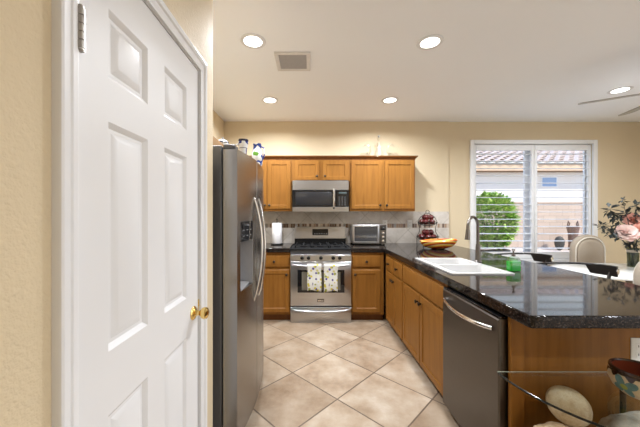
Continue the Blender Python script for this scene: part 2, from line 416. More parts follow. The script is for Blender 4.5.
build('strike_plate', bm, 'brass', door)
for hz in (1.78, .25):
    bm = NB()
    for k in range(5): lathe(bm, (XP+.013, DY0-.004, hz-.046+k*.0186), [(.0065, 0), (.0075, .001), (.0075, .0168), (.0065, .0178)], 14)
    lathe(bm, (XP+.013, DY0-.004, hz-.052), [(.003, 0), (.006, .003), (.006, .006)], 12); lathe(bm, (XP+.013, DY0-.004, hz+.047), [(.006, 0), (.006, .003), (.003, .006)], 12)
    box(bm, XP-.0035, XP+.008, DY0-.003, DY0+.016, hz-.045, hz+.045)
    build('hinge', bm, 'hinge', door)

# ------------------------------------------------------------------ window, shutters
win = thing('window_1', ((WX0+WX1)/2, YB+.1, WZ0), 'wide white framed window with plantation shutters', 'window'); win['kind'] = 'structure'; del win['category']
OX0, OX1, OZ1, OZ0 = X(470.3, YB), X(597, YB), Z(140, YB), .61
bm = NB()
for a in ((OX0, WX0+.03, OZ0, OZ1), (WX1-.03, OX1, OZ0, OZ1)): box(bm, a[0], a[1], YB-.015, YB+.02, a[2], a[3], .004)
box(bm, WX0+.03, WX1-.03, YB-.015, YB+.02, WZ1-.03, OZ1, .004); box(bm, WX0+.03, WX1-.03, YB-.015, YB+.02, OZ0, WZ0+.03, .004)
build('window_frame', bm, 'shutter', win)
bm = NB()
ym0, ym1 = YB+.105, YB+.14
mxa = X(527.6, YB+.12); mxb = X(587, YB+.12)
for a in ((WX0, WX0+.05), (mxa-.055, mxa+.045), (mxb-.05, WX1)): box(bm, a[0], a[1], ym0, ym1, WZ0, WZ1, .004)
box(bm, WX0, WX1, ym0+.002, ym1-.002, WZ1-.05, WZ1); box(bm, WX0, WX1, ym0+.002, ym1-.002, WZ0, WZ0+.06)
build('window_sash', bm, 'shutter', win)
bm = NB(); box(bm, WX0+.04, WX1-.04, YB+.12, YB+.124, WZ0+.05, WZ1-.04); build('glass_pane', bm, 'pane', win)
def shutter(x0, x1, label):
    s = thing('plantation_shutter', ((x0+x1)/2, YB+.035, WZ0+.035), label, 'shutter', 'window shutters')
    z0, z1 = WZ0+.034, WZ1-.034; st = .045; y0, y1 = YB+.024, YB+.052
    bm = NB(); box(bm, x0, x0+st, y0, y1, z0, z1, .003); box(bm, x1-st, x1, y0, y1, z0, z1, .003); box(bm, x0+st, x1-st, y0, y1, z1-.085, z1, .003); box(bm, x0+st, x1-st, y0, y1, z0, z0+.10, .003)
    build('shutter_frame', bm, 'shutter', s)
    bm = NB(); n = int((z1-.085-z0-.10)/.1025); pitch = (z1-.085-z0-.10)/n
    for k in range(n):
        zc = z0+.10+pitch*(k+.5); prof = [(.044*math.cos(a), .0055*math.sin(a)) for a in [2*PI*i/12 for i in range(12)]]
        ca, sa = math.cos(.03), math.sin(.03)
        prism(bm, [(YB+.04+p*ca-q*sa, zc+p*sa+q*ca) for p, q in prof], x0+st, x1-st, 'X')
    build('louvers', bm, 'shutter', s)
    bm = NB(); box(bm, x1-st-.02, x1-st-.012, YB-.012, YB-.004, z0+.16, z1-.15); build('tilt_rod', bm, 'shutter', s)
XM = X(534, YB+.03)
shutter(WX0+.034, XM-.002, 'white plantation shutter panel in front of the green bush')
shutter(XM+.002, WX1-.034, 'white plantation shutter panel beside the flowers, clay urn showing through it')

# ------------------------------------------------------------------ exterior
bm = NB(); box(bm, -12, 22, YB+.2, 26, -.25, -.1); struct('ground', bm, 'gravel')
bm = NB(); box(bm, 2, 16, 8.2, 9.0, -.1, .27, .02); struct('ground_bed', bm, 'gravel')
bm = NB(); box(bm, -2, 20, 9.0, 9.2, -.1, Z(203.5, 9.0)); box(bm, -2, 20, 8.98, 9.22, Z(203.5, 9.0), Z(203.5, 9.0)+.05); o = struct('wall_garden', bm, 'block')
nb = thing('neighbour_house', (9, 13.5, -.1), 'white neighbouring house with clay tile roof beyond the block wall', 'house')
EY = 11.2; EZ = Z(164, EY)
bm = NB(); box(bm, 0, 20, EY+.36, EY+6, -.1, EZ+.1); build('house_wall', bm, 'stucco_white', nb)
bm = NB(); box(bm, -.5, 20.5, EY, EY+.04, Z(170.5, EY), EZ-.02); build('fascia', bm, 'fascia', nb)
bm = NB(); box(bm, -.5, 20.5, EY+.04, EY+.36, Z(171, EY), Z(171, EY)+.05); build('soffit', bm, 'soffit_shade', nb)
bm = NB(); W_ = .40; nx = int(21/W_)*10; rows = 9
for r_ in range(rows):
    ya, yb = EY-.08+r_*.42, EY-.08+(r_+1)*.42+.06; za = EZ+.02+r_*.15; zb = za+.15-.10
    A, B, C_ = [], [], []
    for i in range(nx+1):
        x = -.5+i*W_/10; h = .11*abs(math.sin(PI*x/W_))
        A.append(bm.verts.new((x, ya, za+h+.03))); B.append(bm.verts.new((x, yb, zb+h+.03))); C_.append(bm.verts.new((x, ya, za+h-.01)))
    for i in range(nx): bm.faces.new((A[i], A[i+1], B[i+1], B[i])); bm.faces.new((C_[i], C_[i+1], A[i+1], A[i]))
build('tile_roof', bm, 'roof_tile', nb)
wy = EY+.355
bm = NB(); box(bm, X(541, wy), X(557, wy), wy-.02, wy, Z(187, wy), Z(177, wy)); wf = build('house_window', bm, 'shutter', nb)
bm = NB(); box(bm, X(542, wy), X(556, wy), wy-.025, wy-.021, Z(186.3, wy), Z(177.7, wy)); build('window_glass', bm, plain('sky_reflection_glass', (.25, .38, .6), .05), wf)  # sky reflection painted into the pane as blue
# bush outside the window; dark pot added for the shadow at its base
bx, by = X(491, 6.0), 6.0
bush = thing('shrub', (bx, by, -.1), 'round bright green shrub outside the shuttered window', 'shrub')
bm = NB(); lathe(bm, (bx, by, -.1), [(.22, 0), (.27, .2), (.31, .66), (.34, .66), (.34, .72), (.29, .72), (.29, .62)], 24); build('shade_pot', bm, 'dark_pot', bush)
bm = NB()
for k in range(7):
    a = k*.9; tube(bm, [(bx+.05*math.cos(a), by+.05*math.sin(a), .5), (bx+.15*math.cos(a), by+.15*math.sin(a), .9), (bx+.26*math.cos(a), by+.26*math.sin(a), 1.3)], [.018, .013, .006], 6)
build('branches', bm, 'stem', bush)
rnd = random.Random(3)
def leafquad(bm, p, d, ln, wd):
    d = d.normalized(); s = d.cross(Vector((0, 0, 1))); s = s.normalized() if s.length > .05 else Vector((1, 0, 0)); nn = s.cross(d)
    a, b, c, e = p, p+d*ln*.5+s*wd+nn*ln*.08, p+d*ln, p+d*ln*.5-s*wd+nn*ln*.08
    m_ = p+d*ln*.5-nn*ln*.04
    V = [bm.verts.new(q) for q in (a, b, c, e, m_)]
    bm.faces.new((V[0], V[1], V[4])); bm.faces.new((V[1], V[2], V[4])); bm.faces.new((V[2], V[3], V[4])); bm.faces.new((V[3], V[0], V[4]))
bm = NB()
for k in range(4600):
    th = rnd.uniform(0, 2*PI); cz = rnd.uniform(-.95, 1); rr = rnd.uniform(.72, 1.02); s_ = math.sqrt(1-cz*cz)
    n_ = Vector((s_*math.cos(th), s_*math.sin(th), cz))
    p = Vector((bx, by, 1.22))+Vector((n_.x*.46*rr, n_.y*.42*rr, n_.z*.56*rr))
    d = n_+Vector((rnd.uniform(-1, 1), rnd.uniform(-1, 1), rnd.uniform(-.8, .6)))*.8
    leafquad(bm, p, d, rnd.uniform(.06, .11), rnd.uniform(.018, .034))
build('foliage', bm, 'leaf', bush, smooth=180)
# urn with two handles and an egg-shaped dark ornament on the bed
uy = 8.55; ux = X(573, uy); uz = .27; us = uy/284
urn = thing('garden_urn', (ux, uy, uz), 'tall brown urn with two rim handles by the block wall outside', 'urn')
bm = NB(); lathe(bm, (ux, uy, uz), [(.10, 0), (.12, .02), (.11, .15), (.115, .35), (.12, .5), (.14, .62), (.155, .68), (.155, .72), (.13, .72), (.10, .5)], 24, cap1=True); build('urn_body', bm, 'terra', urn)
for s_ in (-1, 1):
    bm = NB(); tube(bm, [(ux+s_*.15, uy, uz+.66), (ux+s_*.165, uy, uz+.76), (ux+s_*.14, uy, uz+.87), (ux+s_*.10, uy, uz+.80), (ux+s_*.135, uy, uz+.71)], .016, 8); build('handle', bm, 'terra', urn)
ex_ = X(559.5, 8.5)
bm = NB(); blob(bm, (ex_, 8.5, .27+.21), (.135, .10, .215), egg=-.12); tag(build('garden_ornament', bm, 'dark_pot'), 'dark egg-shaped garden ornament left of the brown urn', 'ornament')

# ------------------------------------------------------------------ cabinets
def bmap(Yf): return lambda u, o, z: (u, Yf-o, z)
def rmap(Xf): return lambda u, o, z: (Xf-o, u, z)
def knob_on(mp_, u, z, par, out):
    c = mp_(u, out, z); ax = '-Y' if abs(mp_(0, 1, 0)[1]-mp_(0, 0, 0)[1]) > .5 else '-X'
    bm = NB(); lathe(bm, c, [(.008, 0), (.007, .008), (.009, .014), (.016, .018), (.0165, .024), (.011, .029), (.001, .030)], 16, ax); build('knob', bm, 'bronze', par)
def cab_door(par, mp_, u0, u1, z0, z1, ku, kz, name='door', t=.020):
    bm = NB(); nest(bm, mp_, u0, u1, z0, z1, [(0, .001), (0, t-.004), (.004, t), (.050, t), (.053, t-.003), (.057, t-.008), (.075, t-.0085)])
    d = build(name, bm, 'wood', par, smooth=20)
    if ku is not None: knob_on(mp_, ku, kz, d, t)
    return d
def cab_drawer(par, mp_, u0, u1, z0, z1, knob=True, t=.020):
    bm = NB(); nest(bm, mp_, u0, u1, z0, z1, [(0, .001), (0, t-.006), (.004, t-.002), (.012, t)])
    d = build('drawer' if knob else 'false_front', bm, 'wood_h', par, smooth=20)
    if knob: knob_on(mp_, (u0+u1)/2, (z0+z1)/2, d, t)
    return d
def carcass(par, mp_, u0, u1, depth, z0, z1, top=False):
    bm = NB(); mbox(bm, mp_, u0, u1, -.02, 0, z0, z1); mbox(bm, mp_, u0, u0+.018, -depth, -.02, z0, z1); mbox(bm, mp_, u1-.018, u1, -depth, -.02, z0, z1)
    mbox(bm, mp_, u0+.018, u1-.018, -depth, -.02, z0, z0+.018); mbox(bm, mp_, u0+.018, u1-.018, -depth, -depth+.008, z0+.018, z1)
    if top: mbox(bm, mp_, u0+.018, u1-.018, -depth, -.02, z1-.018, z1)
    build('body', bm, 'wood', par)
# uppers (hung on the back wall)
YU = 3.91; mU = bmap(YU); ZB, ZT = Z(211.2, 3.89), Z(159.5, 3.89)
dz0, dz1 = Z(209, 3.89), Z(160.8, 3.89)
def upper(label, x0, x1, z0, doors, ext=(0, 0)):
    c = thing('wall_cabinet', ((x0+x1)/2, YU, z0), label, 'cabinet', 'kitchen wall cabinets')
    carcass(c, mU, x0, x1, YB-YU-.003, z0, ZT, True)
    for d in doors: cab_door(c, mU, *d)
    bm = NB(); prof = [(-.02, ZT), (.004, ZT), (.004, ZT+.012), (.014, ZT+.022), (.028, ZT+.036), (.032, ZT+.046), (.032, ZT+.052), (-.02, ZT+.052)]
    rings = []
    for xx, s_ in ((x0-ext[0], -1), (x1+ext[1], 1)):
        rings.append([(xx+(s_*p if (ext[0] if s_ < 0 else ext[1]) else 0), YU-p, z) for p, z in prof])
    loft(bm, rings)
    if ext[1]:
        loft(bm, [[(x1+p, YU-p if k == 0 else YB-.003, z) for p, z in prof] for k in (0, 1)])
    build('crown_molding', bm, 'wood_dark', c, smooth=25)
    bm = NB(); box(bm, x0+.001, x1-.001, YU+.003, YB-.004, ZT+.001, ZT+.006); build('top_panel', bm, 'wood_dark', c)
    return c
xa, xb = X(291.6, 3.89), X(350, 3.89)
l0 = xa-.664
upper('honey maple wall cabinet left of the microwave, half behind the refrigerator', l0, xa-.001, ZB, [(l0+.015, xa-.340, dz0, dz1, xa-.366, dz0+.05), (xa-.330, xa-.012, dz0, dz1, xa-.304, dz0+.05)])
u2b = Z(181, 3.89)
xm = (xa+xb)/2+.002
upper('short two-door maple wall cabinet above the microwave', xa, xb, u2b, [(xa+.045, xm-.025, u2b+.012, dz1, xm-.055, u2b+.065), (xm+.025, xb-.022, u2b+.012, dz1, xm+.055, u2b+.065)])
xc = X(415.5, 3.89); xn = X(383.3, 3.89)
upper('maple wall cabinet at the right end of the row, glass ornaments on top', xb+.001, xc, ZB, [(X(351.3, 3.89), xn-.016, dz0, dz1, xn-.045, dz0+.05), (xn+.016, X(414.6, 3.89), dz0, dz1, xn+.045, dz0+.05)], (0, .001))
# base cabinets
CT = .93; CTH = .055; CB = CT-CTH-.001
YF = 3.60; mB = bmap(YF); SX0, SX1 = X(290.3, 3.56), X(351.5, 3.56)
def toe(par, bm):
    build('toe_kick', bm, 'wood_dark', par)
zd0, zd1 = Z(267, 3.58), Z(256, 3.58); zp0, zp1 = Z(312.5, 3.58), Z(269.8, 3.58)
TK = .085
c = thing('base_cabinet', (-.64, YF, 0), 'maple base cabinet between refrigerator and stove, under the paper towels', 'cabinet', 'kitchen base cabinets')
b0, b1 = -1.03, SX0-.004; bmid = -.655
carcass(c, mB, b0, b1, .60, TK, CB)
cab_drawer(c, mB, bmid+.012, b1-.012, zd0, zd1); cab_drawer(c, mB, b0+.015, bmid-.012, zd0, zd1)
cab_door(c, mB, bmid+.012, b1-.012, zp0, zp1, b1-.045, zp1-.06); cab_door(c, mB, b0+.015, bmid-.012, zp0, zp1, b0+.045, zp1-.06)
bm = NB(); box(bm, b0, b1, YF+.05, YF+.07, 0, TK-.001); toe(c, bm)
c = thing('base_cabinet', (.72, YF, 0), 'maple base cabinet right of the stove, under the toaster oven', 'cabinet', 'kitchen base cabinets')
XF = .957; b0, b1 = SX1+.004, XF-.022
carcass(c, mB, b0, b1, .60, TK, CB)
cab_drawer(c, mB, b0+.012, X(380.3, 3.58), zd0, zd1); cab_door(c, mB, b0+.012, X(380.3, 3.58), zp0, zp1, b0+.045, zp1-.06)
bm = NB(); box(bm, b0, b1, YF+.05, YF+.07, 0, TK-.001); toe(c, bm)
mR = rmap(XF)
ya, yb_, yc = 1.975, X(0, 1) and XF*F/(404-VX), 3.578
c = thing('base_cabinet', (XF, (yb_+yc)/2, 0), 'maple base cabinet with two small drawers in the inner corner', 'cabinet', 'kitchen base cabinets')
TR = .055
carcass(c, mR, yb_, yc, .60, TR, CB); ym = (yb_+yc-.05)/2
cab_drawer(c, mR, yb_+.012, ym-.008, .685, .845); cab_drawer(c, mR, ym+.008, yc-.062, .685, .845)
cab_door(c, mR, yb_+.012, ym-.004, TR+.015, .665, ym-.035, .60); cab_door(c, mR, ym+.004, yc-.062, TR+.015, .665, ym+.035, .60)
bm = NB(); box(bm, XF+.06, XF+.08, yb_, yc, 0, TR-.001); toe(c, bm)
c = thing('base_cabinet', (XF, (ya+yb_)/2, 0), 'maple sink base cabinet between corner drawers and dishwasher', 'cabinet', 'kitchen base cabinets')
carcass(c, mR, ya+.002, yb_-.001, .60, TR, CB); ym = (ya+yb_)/2
cab_drawer(c, mR, ya+.014, yb_-.014, .685, .845, False)
cab_door(c, mR, ya+.014, ym-.006, TR+.015, .665, ym-.035, .60); cab_door(c, mR, ym+.006, yb_-.014, TR+.015, .665, ym+.035, .60)
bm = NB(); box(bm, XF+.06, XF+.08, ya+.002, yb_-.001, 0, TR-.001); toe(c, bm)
# peninsula panels
YE = 1.355; PX1 = 1.72
c = thing('peninsula_panel', (1.34, YE, 0), 'maple panel closing the end of the peninsula beside the dishwasher', 'panel')
bm = NB(); mE = bmap(YE+.02)
box(bm, XF+.002, PX1, YE+.012, YE+.02, .0, CB); build('end_panel', bm, 'wood_h', c)
bm = NB(); box(bm, XF+.002, X(524.5, YE), YE, YE+.012, 0, CB, .001); build('stile', bm, 'wood', c)
bm = NB(); box(bm, PX1-.07, PX1, YE, YE+.012, 0, CB, .001); build('stile', bm, 'wood', c)
bm = NB(); box(bm, X(524.5, YE)+.001, PX1-.071, YE, YE+.012, .0, .11, .001); build('bottom_rail', bm, 'wood_h', c)
bm = NB(); box(bm, PX1-.02, PX1, YE+.021, YB-.005, 0, CB); build('back_panel', bm, 'wood', c)
# worktops
bm = NB(); box(bm, XL+.003, SX0-.003, 3.57, YB-.012, CT-CTH, CT); tag(build('granite_worktop', bm, 'granite', bevel=.006), 'dark granite worktop left of the stove, holding the paper towels', 'worktop', 'granite worktops')
def fill(bm, loops, z):
    es = []
    for lp in loops:
        V = [bm.verts.new((p[0], p[1], z)) for p in lp]
        es += [bm.edges.new((V[i], V[(i+1) % len(V)])) for i in range(len(V))]
    bmesh.ops.triangle_fill(bm, use_beauty=True, edges=es)
CX = .93; CY0 = 1.197; CX1 = 1.99
bm = NB(); ch = .012
outl = [(SX1+.003, 3.57), (CX, 3.57), (CX, CY0+ch), (CX+ch, CY0), (CX1-.04, CY0), (CX1, CY0+.04), (CX1, YB-.012), (SX1+.003, YB-.012)]
SK = (1.005, 1.455, 2.01, 2.735)
hx0, hx1, hy0, hy1 = SK[0]+.02, SK[1]-.02, SK[2]+.02, SK[3]-.02
gv = {}
def gq(*p):
    V = []
    for q in p:
        if q not in gv: gv[q] = bm.verts.new((q[0], q[1], CT))
        V.append(gv[q])
    bm.faces.new(V)
yt = YB-.012; xl = SX1+.003
gq((xl, 3.57), (CX, 3.57), (CX, yt), (xl, yt))
gq((CX, 3.57), (hx0, 3.57), (hx0, yt), (CX, yt)); gq((hx0, 3.57), (hx1, 3.57), (hx1, yt), (hx0, yt)); gq((hx1, 3.57), (CX1, 3.57), (CX1, yt), (hx1, yt))
gq((CX, hy1), (hx0, hy1), (hx0, 3.57), (CX, 3.57)); gq((hx0, hy1), (hx1, hy1), (hx1, 3.57), (hx0, 3.57)); gq((hx1, hy1), (CX1, hy1), (CX1, 3.57), (hx1, 3.57))
gq((CX, hy0), (hx0, hy0), (hx0, hy1), (CX, hy1)); gq((hx1, hy0), (CX1, hy0), (CX1, hy1), (hx1, hy1))
gq((CX, CY0+ch), (CX+ch, CY0), (hx0, CY0), (hx0, hy0), (CX, hy0)); gq((hx0, CY0), (hx1, CY0), (hx1, hy0), (hx0, hy0)); gq((hx1, CY0), (CX1-.04, CY0), (CX1, CY0+.04), (CX1, hy0), (hx1, hy0))
ex = bmesh.ops.extrude_face_region(bm, geom=list(bm.faces))
for v_ in [q for q in ex['geom'] if isinstance(q, bmesh.types.BMVert)]: v_.co.z -= CTH
tag(build('granite_worktop', bm, 'granite', bevel=.006), 'L-shaped dark granite worktop running onto the peninsula, holding the sink', 'worktop', 'granite worktops')
# sink
sk = thing('kitchen_sink', ((SK[0]+SK[1])/2, (SK[2]+SK[3])/2, CT), 'white double-bowl sink set in the granite peninsula', 'sink')
bm = NB(); ymid = (SK[2]+SK[3])/2; zr = CT+.009
A = rrect(SK[0]+.045, SK[1]-.045, SK[2]+.045, ymid-.015, .04, zr); B = rrect(SK[0]+.045, SK[1]-.045, ymid+.015, SK[3]-.045, .04, zr)
for I_, (h0, h1) in ((A, (SK[2], ymid)), (B, (ymid, SK[3]))):
    O_ = rrect(SK[0], SK[1], h0, h1, .012, zr)
    loft(bm, [rrect(SK[0], SK[1], h0, h1, .012, CT+.001), O_, I_], False, False)
build('rim', bm, 'ceramic', sk)
for L_, nm in ((A, (SK[2]+.045, ymid-.015)), (B, (ymid+.015, SK[3]-.045))):
    bm = NB(); x0, x1 = SK[0]+.045, SK[1]-.045; y0, y1 = nm
    rg = [rrect(x0, x1, y0, y1, .04, zr), rrect(x0+.004, x1-.004, y0+.004, y1-.004, .04, zr-.012), rrect(x0+.012, x1-.012, y0+.012, y1-.012, .045, CT-.15), rrect(x0+.04, x1-.04, y0+.04, y1-.04, .05, CT-.18)]
    loft(bm, rg, False, True); bs_ = build('basin', bm, 'ceramic', sk)
    bm = NB(); lathe(bm, ((x0+x1)/2, (y0+y1)/2, CT-.1795), [(.045, 0), (.045, .003), (.034, .003), (.03, .001)], 24); build('drain', bm, 'chrome', bs_)
# faucet
fx_, fy_ = X(478, 2.545), 2.545
fa = thing('faucet', (fx_, fy_, CT), 'brushed nickel gooseneck faucet behind the white sink', 'faucet')
bm = NB(); lathe(bm, (fx_, fy_, CT+.001), [(.030, 0), (.030, .006), (.024, .012), (.021, .05), (.019, .13), (.016, .16)], 24); build('faucet_body', bm, 'nickel', fa)
dx, dy = -.13, -.07; pts = [(fx_, fy_, CT+.15), (fx_, fy_, CT+.28)]
R0 = .5
for i in range(1, 13):
    a = PI*i/12; pts.append((fx_+dx*R0*(1-math.cos(a)), fy_+dy*R0*(1-math.cos(a)), CT+.315+.085*math.sin(a)*1.05))
pts.append((fx_+dx*1.02, fy_+dy*1.02, CT+.27))
bm = NB(); tube(bm, pts, .0125, 14); build('spout', bm, 'nickel', fa)
bm = NB(); tube(bm, [(fx_+dx*1.01, fy_+dy*1.01, CT+.295), (fx_+dx*1.03, fy_+dy*1.03, CT+.25), (fx_+dx*1.06, fy_+dy*1.06, CT+.205)], [.015, .018, .021], 14); build('spray_head', bm, 'nickel', fa)
bm = NB(); tube(bm, [(fx_+.015, fy_, CT+.105), (fx_+.05, fy_-.01, CT+.108), (fx_+.14, fy_-.03, CT+.118)], [.014, .009, .006], 12); build('lever', bm, 'nickel', fa)
# soap bottle
sx, sy = X(513.5, 2.14), 2.14
sp_ = thing('soap_dispenser', (sx, sy, CT), 'clear pump bottle half full of green soap beside the sink', 'soap bottle')
bm = NB(); loft(bm, [rrect(sx-.042, sx+.042, sy-.028, sy+.028, .015, CT+.001), rrect(sx-.044, sx+.044, sy-.030, sy+.030, .016, CT+.01), rrect(sx-.044, sx+.044, sy-.030, sy+.030, .016, CT+.085), rrect(sx-.03, sx+.03, sy-.022, sy+.022, .014, CT+.105), rrect(sx-.014, sx+.014, sy-.014, sy+.014, .012, CT+.112)]); build('bottle', bm, 'bottle', sp_)
bm = NB(); loft(bm, [rrect(sx-.041, sx+.041, sy-.027, sy+.027, .014, CT+.004), rrect(sx-.042, sx+.042, sy-.028, sy+.028, .015, CT+.074)]); build('soap_fill', bm, 'soap', sp_, label='bright green liquid soap')
bm = NB(); lathe(bm, (sx, sy, CT+.112), [(.013, 0), (.013, .012), (.005, .014), (.005, .04), (.011, .042), (.011, .052), (.004, .054)], 16); tube(bm, [(sx, sy, CT+.159), (sx-.02, sy-.025, CT+.160), (sx-.026, sy-.034, CT+.153)], .005, 8); build('pump', bm, 'nickel', sp_)

# ------------------------------------------------------------------ backsplash, outlets
bm = NB(); zb0, zb1 = Z(227.8, 4.21), Z(223.6, 4.21)
box(bm, XL+.001, XJ, YB-.010, YB-.0005, CT-.02, zb0); box(bm, XL+.001, XJ, YB-.010, YB-.0005, zb1, ZB-.002)
spl = struct('wall_backsplash', bm, 'splash')
bm = NB(); box(bm, XL+.001, XJ, YB-.0115, YB-.0005, zb0+.0005, zb1-.0005); build('mosaic_band', bm, 'mosaic', spl)
def outlet(mp_, u, z, label, flip=1):
    c = thing('wall_outlet', mp_(u, 0, z-.06), label, 'outlet', 'wall outlets')
    bm = NB(); nest(bm, mp_, u-.036, u+.036, z-.058, z+.058, [(0, 0), (0, .003), (.004, .006)]); build('cover_plate', bm, 'plastic_white', c)
    for dz in (-.02, .02):
        bm = NB(); nest(bm, mp_, u-.017, u+.017, z+dz-.014, z+dz+.014, [(0, .0061), (0, .008), (.002, .0085)]); s = build('socket', bm, 'plastic_white', c)
        bm = NB(); mbox(bm, mp_, u-.008, u-.005, .0086, .0092, z+dz-.004, z+dz+.006); mbox(bm, mp_, u+.005, u+.008, .0086, .0092, z+dz-.004, z+dz+.006); build('slots', bm, 'black', s)
mw = bmap(YB-.012)
outlet(mw, X(409.8, 4.2), Z(224, 4.2), 'white outlet on the backsplash left of the fruit stand')
outlet(mw, X(385, 4.2), Z(224, 4.2), 'white outlet on the backsplash just above the toaster oven')
outlet(bmap(YE+.0115), X(640.8, YE), Z(351, YE), 'white outlet on the maple peninsula end panel above the painted pot')

# ------------------------------------------------------------------ range
SC = (SX0+SX1)/2; RF = 3.56
st = thing('gas_range', (SC, 3.9, 0), 'stainless steel gas range with black cooktop between the base cabinets', 'stove')
x0, x1 = SX0+.002, SX1-.002
bm = NB(); box(bm, x0, x1, RF+.03, YB-.015, .03, CT-.025, .002); build('range_body', bm, 'case', st)
for a in (x0+.04, x1-.04):
    for b in (RF+.06, YB-.08):
        bm = NB(); lathe(bm, (a, b, 0), [(.018, 0), (.018, .01), (.012, .012), (.012, .0295)], 12); build('foot', bm, 'rubber', st)
bm = NB(); box(bm, x0, x1, RF-.005, YB-.06, CT-.024, CT-.004, .004); box(bm, x0+.03, x1-.03, RF+.04, YB-.12, CT-.004, CT, .002); build('cooktop', bm, 'iron', st)
kz0, kz1 = Z(260.8, RF), Z(254.8, RF)
bm = NB(); prism(bm, [(RF-.012, kz0), (RF-.006, kz1), (RF+.029, kz1), (RF+.029, kz0)], x0, x1, 'X'); build('control_panel', bm, 'steel', st, bevel=.002)
for px in (302.2, 308.6, 320.9, 333.2, 339.6):
    bm = NB(); c_ = (X(px, RF), RF-.010, (kz0+kz1)/2); lathe(bm, c_, [(.024, 0), (.024, .006), (.020, .009), (.018, .026), (.014, .029), (.001, .029)], 20, '-Y'); box(bm, c_[0]-.004, c_[0]+.004, RF-.044, RF-.03, c_[2]-.018, c_[2]+.018, .002); build('knob', bm, 'black', st)
mS = bmap(RF+.028)
od0, od1 = Z(305.8, RF), Z(261.6, RF)
bm = NB(); nest(bm, mS, x0+.003, x1-.003, od0, od1, [(0, 0), (0, .034), (.005, .038)]); od = build('oven_door', bm, 'steel', st)
bm = NB(); nest(bm, mS, X(297.6, RF), X(344.4, RF), Z(292.4, RF), Z(269.8, RF), [(0, .0385), (0, .040), (.002, .041)]); wd_ = build('oven_window', bm, 'black_gloss', od)
bm = NB(); nest(bm, mS, X(301.8, RF), X(340.3, RF), Z(289.8, RF), Z(271.8, RF), [(0, .0412), (.0, .0416)]); build('window_glass', bm, 'oven_glass', wd_)
bm = NB(); nest(bm, mS, X(317.3, RF), X(324, RF), Z(301.8, RF), Z(298.6, RF), [(0, .0385), (0, .040), (.001, .0405)]); lg = build('badge', bm, 'steel_dark', od)
bm = NB()
for k in range(5): mbox(bm, mS, X(318, RF)+k*.014, X(318, RF)+k*.014+.009, .0406, .0412, Z(301, RF), Z(299.6, RF))
build('emblem', bm, 'chrome', lg)
def bow(u0, u1, z, o0, bowd, sag, n=14):
    return [(u0+(u1-u0)*i/n, RF+.028-(o0+bowd*math.sin(PI*i/n)**.6), z-sag*math.sin(PI*i/n)) for i in range(n+1)]
hz_ = Z(264.9, RF)
bm = NB(); tube(bm, bow(x0+.03, x1-.03, hz_, .040, .045, .010), .0115, 12); build('handle', bm, 'steel', od)
dr0, dr1 = Z(322.6, RF), Z(307.4, RF)
bm = NB(); nest(bm, mS, x0+.003, x1-.003, dr0, dr1, [(0, 0), (0, .034), (.005, .038)]); dw = build('drawer', bm, 'steel', st)
bm = NB(); tube(bm, bow(x0+.03, x1-.03, Z(309.6, RF), .040, .035, .016), [.006+.008*math.sin(PI*i/14) for i in range(15)], 12); build('handle', bm, 'steel', dw)
bgY = 4.13
bm = NB(); zg0, zg1 = Z(238.6, bgY), Z(226.9, bgY)
prism(bm, [(bgY, zg0), (bgY+.018, zg1), (YB-.016, zg1), (YB-.016, zg0)], X(294.6, bgY), SX1-.002, 'X'); bgd = build('backguard', bm, 'steel', st, bevel=.004)
bm = NB(); box(bm, X(294.6, bgY), SX1-.002, bgY+.012, YB-.016, CT-.003, zg0-.001); build('vent_strip', bm, 'black', st)
bm = NB(); prism(bm, [(bgY+.001, Z(235.2, bgY)), (bgY+.011, Z(229, bgY)), (bgY+.02, Z(229, bgY)), (bgY+.02, Z(235.2, bgY))], X(312.4, bgY), X(328.2, bgY), 'X'); dsp = build('display', bm, 'black_gloss', bgd)
for k in range(6):
    px = 314.2+k*2.4; yy = bgY+.0025
    bm = NB(); box(bm, X(px, bgY), X(px+1.0, bgY), yy, yy+.004, Z(234, bgY), Z(233.5, bgY)); build('button', bm, 'grille_grey', dsp)
gw = (x1-x0-.10)/3
for k in range(3):
    gx0 = x0+.05+k*gw+.005; gx1 = gx0+gw-.01; gy0, gy1 = RF+.05, YB-.14; gz = CT+.028
    bm = NB()
    for yy in (gy0, (gy0+gy1)/2, gy1): box(bm, gx0, gx1, yy-.006, yy+.006, gz-.010, gz, .002)
    for xx in (gx0+.006, (gx0+gx1)/2, gx1-.006): box(bm, xx-.006, xx+.006, gy0, gy1, gz-.010, gz, .002)
    for xx in (gx0+.006, gx1-.006):
        for yy in (gy0+.006, gy1-.006): box(bm, xx-.006, xx+.006, yy-.006, yy+.006, CT+.0005, gz-.008)
    build('grate', bm, 'iron', st)
    for yy in ((gy0*.75+gy1*.25), (gy0*.25+gy1*.75)):
        bm = NB(); lathe(bm, ((gx0+gx1)/2, yy, CT+.0005), [(.045, 0), (.045, .006), (.034, .008), (.034, .014), (.028, .016), (.001, .016)], 20); build('burner', bm, 'iron', st)
